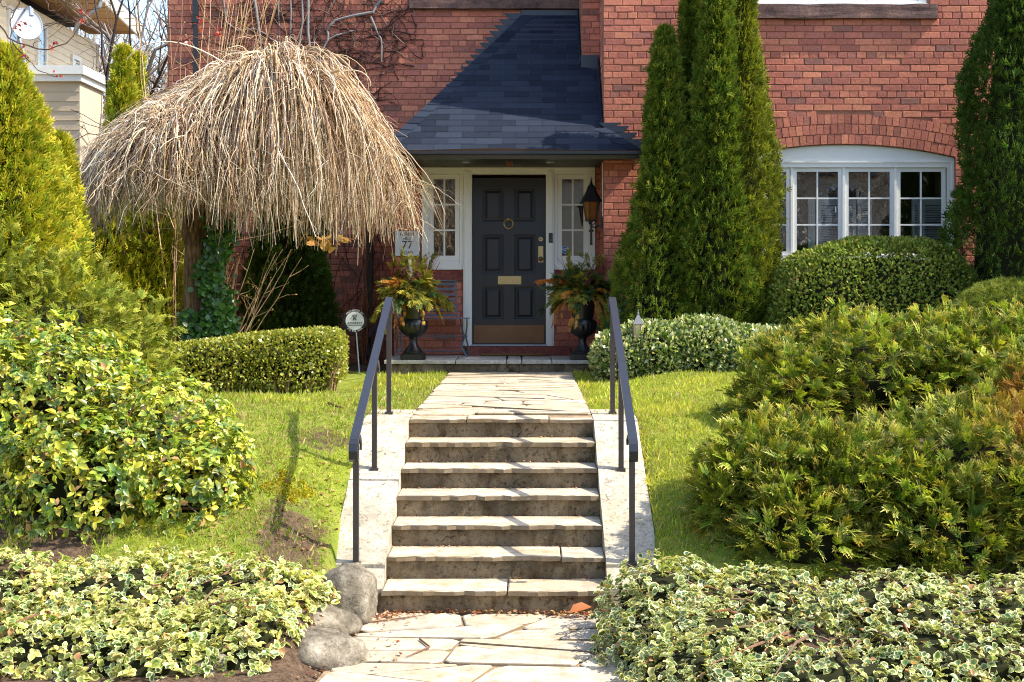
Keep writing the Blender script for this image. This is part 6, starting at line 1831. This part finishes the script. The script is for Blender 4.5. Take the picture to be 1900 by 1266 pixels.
# yellow moss patch
k = 900; a = rng.uniform(0, 6.28, k); f = np.sqrt(rng.random(k)); mx_, my_ = -1.62 + .14 * f * np.cos(a) + .05 * np.sin(a * 3), 9.05 + .16 * f * np.sin(a)
lv = Leaves(); lv.add(TS, np.stack([mx_, my_, ground_z(mx_, my_) + .004], 1), np.stack([rng.normal(size=k) * .6, rng.normal(size=k) * .6, np.ones(k)], 1), nrm(rng.normal(size=(k, 3))), rng.uniform(.012, .028, k), pal(k, [lin(176, 160, 24), lin(150, 140, 30)]))
tag(lv.build('moss', M['grass']), 'yellow moss patch on the bare soil left of the steps', 'moss', kind='stuff')

# ================================================================== NEIGHBOUR'S HOUSE
NX, NY0, NY1 = -9.6, 23.0, 30.0
nb = empty('neighbour_house', (NX, 26, 1.0), 'pale cream neighbouring house with deep wooden eaves at the top left', 'house')
MB().box(NX - 6, NX, NY0, NY1, 1.0, 7.4).build('wall', M['siding_cream'], nb)
for k in range(26):
    z = 4.0 + k * .14
    if z < 7.4: MB().box(NX, NX + .016, NY0, NY1, z, z + .012).build('siding_board', M['siding_cream'], nb)
for (a, b, z0, z1) in ((24.75, 25.35, 5.1, 7.2), (26.2, 26.75, 5.0, 7.2), (28.2, 28.75, 4.9, 6.9)):
    w = MB(); w.box(NX, NX + .05, a, a + .09, z0, z1); w.box(NX, NX + .05, b - .09, b, z0, z1); w.box(NX, NX + .051, a + .09, b - .09, z1 - .09, z1); w.box(NX, NX + .07, a - .03, b + .03, z0 - .06, z0); w.box(NX, NX + .045, a + .09, b - .09, (z0 + z1) / 2 - .03, (z0 + z1) / 2 + .03)
    o = w.build('window', M['white_paint'], nb)
    MB().box(NX + .005, NX + .02, a + .09, b - .09, z0, z1 - .09).build('pane', M['glass'], o)
MB().box(NX - .02, NX + .018, NY1 - .14, NY1 + .01, 1, 7.4).build('corner_board', M['siding_beige'], nb)
# annex with white cornice
ax0, ax1 = NX + .02, PX(148, 24.0)
MB().box(ax0, ax1, 24.0, 25.3, 1.0, PZ(152, 24)).build('annex_wall', M['siding_beige'], nb)
for k in range(14):
    z = PZ(330, 24) + k * .17
    MB().box(ax0, ax1 - .002, 23.988, 24.0, z, z + .012).build('siding_board', M['siding_beige'], nb)
c = MB(); c.box(ax0, ax1 + .06, 23.9, 25.36, PZ(152, 24) + .001, PZ(140, 24)); c.box(ax0, ax1 + .12, 23.84, 25.42, PZ(140, 24) + .001, PZ(124, 24)); c.build('cornice', M['white_paint'], nb)
MB().box(ax1 + .01, ax1 + .5, 25.45, 26.4, PZ(196, 25.4), PZ(190, 25.4)).build('canopy_edge', M['white_paint'], nb)
MB().prismXZ([(ax1 + .01, PZ(190, 25.4) + .001), (ax1 + .5, PZ(190, 25.4) + .001), (ax1 + .36, PZ(172, 25.4)), (ax1 + .01, PZ(172, 25.4))], 25.46, 26.4).build('canopy_roof', M['roof_dark'], nb)
# eaves
ez = EYE + 5.7
e = MB(); poly = [(NX - .3, 23.5), (-8.12, 23.5), (-8.76, 30.3), (NX - .3, 30.3)]
e.prismXY(poly, ez, ez + .05); e.build('soffit', M['soffit_wood'], nb)
for k in range(9):
    y = 24 + k * .75; MB().box(NX, -8.35, y, y + .02, ez - .012, ez).build('soffit_joint', M['soffit_wood'], nb)
f = MB(); f._push([(-8.12, 23.5, ez - .05), (-8.02, 23.5, ez + .16), (-8.66, 30.3, ez + .16), (-8.76, 30.3, ez - .05), (-8.16, 23.5, ez - .05), (-8.12, 23.5, ez + .16), (-8.74, 30.3, ez + .16), (-8.8, 30.3, ez - .05)], [(0, 3, 2, 1), (4, 5, 6, 7), (0, 1, 5, 4), (3, 7, 6, 2), (0, 4, 7, 3), (1, 2, 6, 5)])
f.build('gutter', M['white_paint'], nb)
MB().prismXY([(NX - 6, 22.9), (-8.05, 22.9), (-8.75, 30.4), (NX - 6, 30.4)], ez + .17, ez + .3).build('roof', M['roof_dark'], nb)
MB().tube([P(187, 0, 26.5), P(184, 12, 26.5), P(160, 30, 26.5), P(146, 40, 26.8), P(140, 60, 27)], .05, 8).build('downpipe', M['galvanised'], nb)
# satellite dish
SDY = 21.0
dc = Vector(P(48, 46, SDY))
sdh = empty('satellite_dish', tuple(dc), 'round grey satellite dish in front of the cream neighbouring house', 'satellite dish')
dm = MB(); vs = []; fs = []
nrm_d = Vector((.55, -.8, .25)).normalized(); uu = nrm_d.cross(Vector((0, 0, 1))).normalized(); vv_ = uu.cross(nrm_d)
for j in range(7):
    rr_ = .235 * j / 6
    for k in range(24):
        a = 2 * math.pi * k / 24; vs.append(dc + uu * rr_ * math.cos(a) * 1.02 + vv_ * rr_ * math.sin(a) * -1.1 + nrm_d * (rr_ ** 2 * .6))
for j in range(6):
    for k in range(24): fs.append((j * 24 + k, j * 24 + (k + 1) % 24, (j + 1) * 24 + (k + 1) % 24, (j + 1) * 24 + k))
dm._push(vs, fs); dm.build('reflector', M['dish_grey'], sdh, smooth=True)
rim = [dc + uu * .24 * math.cos(a) + vv_ * .26 * math.sin(a) * -1 + nrm_d * .034 for a in np.linspace(0, 6.2832, 25)]
MB().tube(rim, .008, 5, False).build('rim', M['dish_grey'], sdh)
MB().tube([dc - vv_ * -.25 + nrm_d * .03, dc - vv_ * -.16 + nrm_d * .3, dc + nrm_d * .34 - vv_ * -.1], .02, 6).build('feed_arm', M['galvanised'], sdh)
lnb = MB().tube([dc + nrm_d * .34 + vv_ * .12, dc + nrm_d * .34 + vv_ * .0], .035, 8).build('receiver', M['galvanised'], sdh)
MB().tube([tuple(dc - nrm_d * .02), tuple(dc - nrm_d * .2 + Vector((-.1, .1, -.1))), (dc.x - .15, dc.y + .3, dc.z - .4), (dc.x - .15, dc.y + .3, 1.0)], .03, 8).build('mast', M['galvanised'], sdh)
tl = text('RCA', 'lettering', .13, 0, 0, 0, M['dish_mark'], sdh)
tl.matrix_parent_inverse = Matrix.Identity(4)
mm = Matrix((uu.to_4d()[:3], vv_.to_4d()[:3], nrm_d.to_4d()[:3])).transposed()
if (mm @ Vector((1, 0, 0))).x < 0: mm = Matrix((-uu, -vv_, nrm_d)).transposed()
tl.rotation_euler = mm.to_euler(); tl.location = nrm_d * .03 + Vector((0, 0, .02))

# ================================================================== BARE TREES BEYOND
def bare_tree(x, y, H, r, seed, label, col):
    rg = np.random.default_rng(seed); o = empty('bare_tree', (x, y, gz1(x, y)), label, 'tree', 'leafless trees in the background')
    segs = []
    def grow(p, d, L, r0, lvl):
        n = 4; pts = [p]; q = p.copy(); dd = d.copy()
        for i in range(n):
            dd = dd + rg.normal(0, .13, 3) + np.array([0, 0, .04]); dd /= np.linalg.norm(dd); q = q + dd * L / n; pts.append(q.copy())
        segs.append((np.array(pts), r0, r0 * .55, lvl))
        if lvl >= 5: return
        for i in range(3 if lvl < 4 else 4):
            t = rg.integers(2, n + 1); nd = dd + rg.normal(0, .55, 3); nd /= np.linalg.norm(nd); grow(pts[t], nd, L * rg.uniform(.6, .82), r0 * .52, lvl + 1)
    grow(np.array([x, y, gz1(x, y) - .1]), np.array([rg.normal(0, .08), rg.normal(0, .08), 1.]), H * .38, r, 0)
    tb_, cb_ = Strands(), Strands()
    for st_, lo, hi in ((tb_, 0, 1), (cb_, 2, 9)):
        ss_ = [q for q in segs if lo <= q[3] <= hi]
        st_.add(np.array([q[0] for q in ss_]), np.array([max(q[1], .006) for q in ss_]), np.array([max(q[2], .005) for q in ss_]), pal(len(ss_), col, jit=.2))
    tb_.build('trunk', M['twig'], o); cb_.build('crown', M['twig'], o)
BK = [lin(96, 86, 80), lin(120, 110, 104), lin(80, 70, 64)]
PALE = [lin(156, 140, 124), lin(140, 126, 112), lin(170, 154, 138)]
bare_tree(PX(300, 21), 21, 9, .17, 1, 'dark leaning trunk of the bare tree at the left corner of the brick house', [lin(56, 50, 50), lin(72, 64, 62)])
bare_tree(PX(255, 26), 26, 9, .14, 2, 'bare tree between the two houses, right of the neighbour eaves', BK)
bare_tree(PX(225, 34), 34, 10, .16, 3, 'pale bare tree far behind, in the gap left of the brick house', PALE)
bare_tree(PX(285, 38), 38, 10, .16, 4, 'farther pale bare tree beside the leaning dark trunk', PALE)
bare_tree(PX(200, 42), 42, 11, .18, 5, 'hazy bare tree just right of the neighbour wall', PALE)
bare_tree(PX(250, 48), 48, 12, .2, 6, 'most distant bare tree in the gap between the houses', PALE)
k = 9000; s = Strands()
bx_ = rng.uniform(-22, -8, k); by_ = rng.uniform(32, 60, k); bz_ = rng.uniform(1.0, 8.5, k) ; bp = np.stack([bx_, by_, bz_], 1)
dd = nrm(np.stack([rng.normal(0, .5, k), rng.normal(0, .5, k), np.ones(k)], 1)); LL = rng.uniform(.6, 2.0, k)[:, None]
s.add(np.stack([bp, bp + dd * LL * .5 + rng.normal(0, .08, (k, 3)), bp + dd * LL + rng.normal(0, .15, (k, 3))], 1), rng.uniform(.01, .04, k), np.full(k, .008), pal(k, BK + PALE, jit=.2))
tag(s.build('distant_wood', M['twig']), 'tangle of grey leafless woodland far behind the two houses', 'wood', kind='stuff')

# ------------------------------------------------------------------ across the street: what the window glass reflects
op = empty('opposite_house', (10, -17, 0), 'brown brick house across the street, seen only as a reflection in the window glass', 'house')
MB().box(0, 19, -24, -17, 0, 6.2).build('wall', M['siding_beige'], op)
MB().prismXZ([(-.6, 6.2), (19.6, 6.2), (9.5, 10.5)], -24.4, -16.5).build('roof', M['roof_dark'], op)
for k in range(5):
    for z in (1.4, 4.0):
        x = 5 + k * 2.8; w = MB().box(x, x + 1.3, -17.05, -16.96, z, z + 1.6).build('window', M['white_paint'], op)
        MB().box(x + .1, x + 1.2, -16.955, -16.95, z + .1, z + 1.5).build('pane', M['letter_black'], w)
op2 = empty('opposite_house', (-7, -17, 0), 'dark shingled house across the street, seen only as a reflection in the sidelights', 'house')
MB().box(-14, -1, -24, -17.5, 0, 6).build('wall', M['bronze_plate'], op2)
MB().prismXZ([(-14.6, 6), (-.4, 6), (-7, 10)], -24.4, -17).build('roof', M['roof_dark'], op2)
for k in range(4):
    x = -12.5 + k * 3.3; w = MB().box(x, x + 1.3, -17.55, -17.46, 1.4, 3.0).build('window', M['white_paint'], op2)
    MB().box(x + .1, x + 1.2, -17.455, -17.45, 1.5, 2.9).build('pane', M['letter_black'], w)
bare_tree(7.6, -5, 9, .16, 11, 'pale street tree reflected in the arched window', PALE)
bare_tree(9.6, -9, 9, .2, 12, 'second pale street tree reflected in the arched window', PALE)
bare_tree(-2.6, -8, 9, .18, 13, 'street tree reflected in the sidelights', PALE)
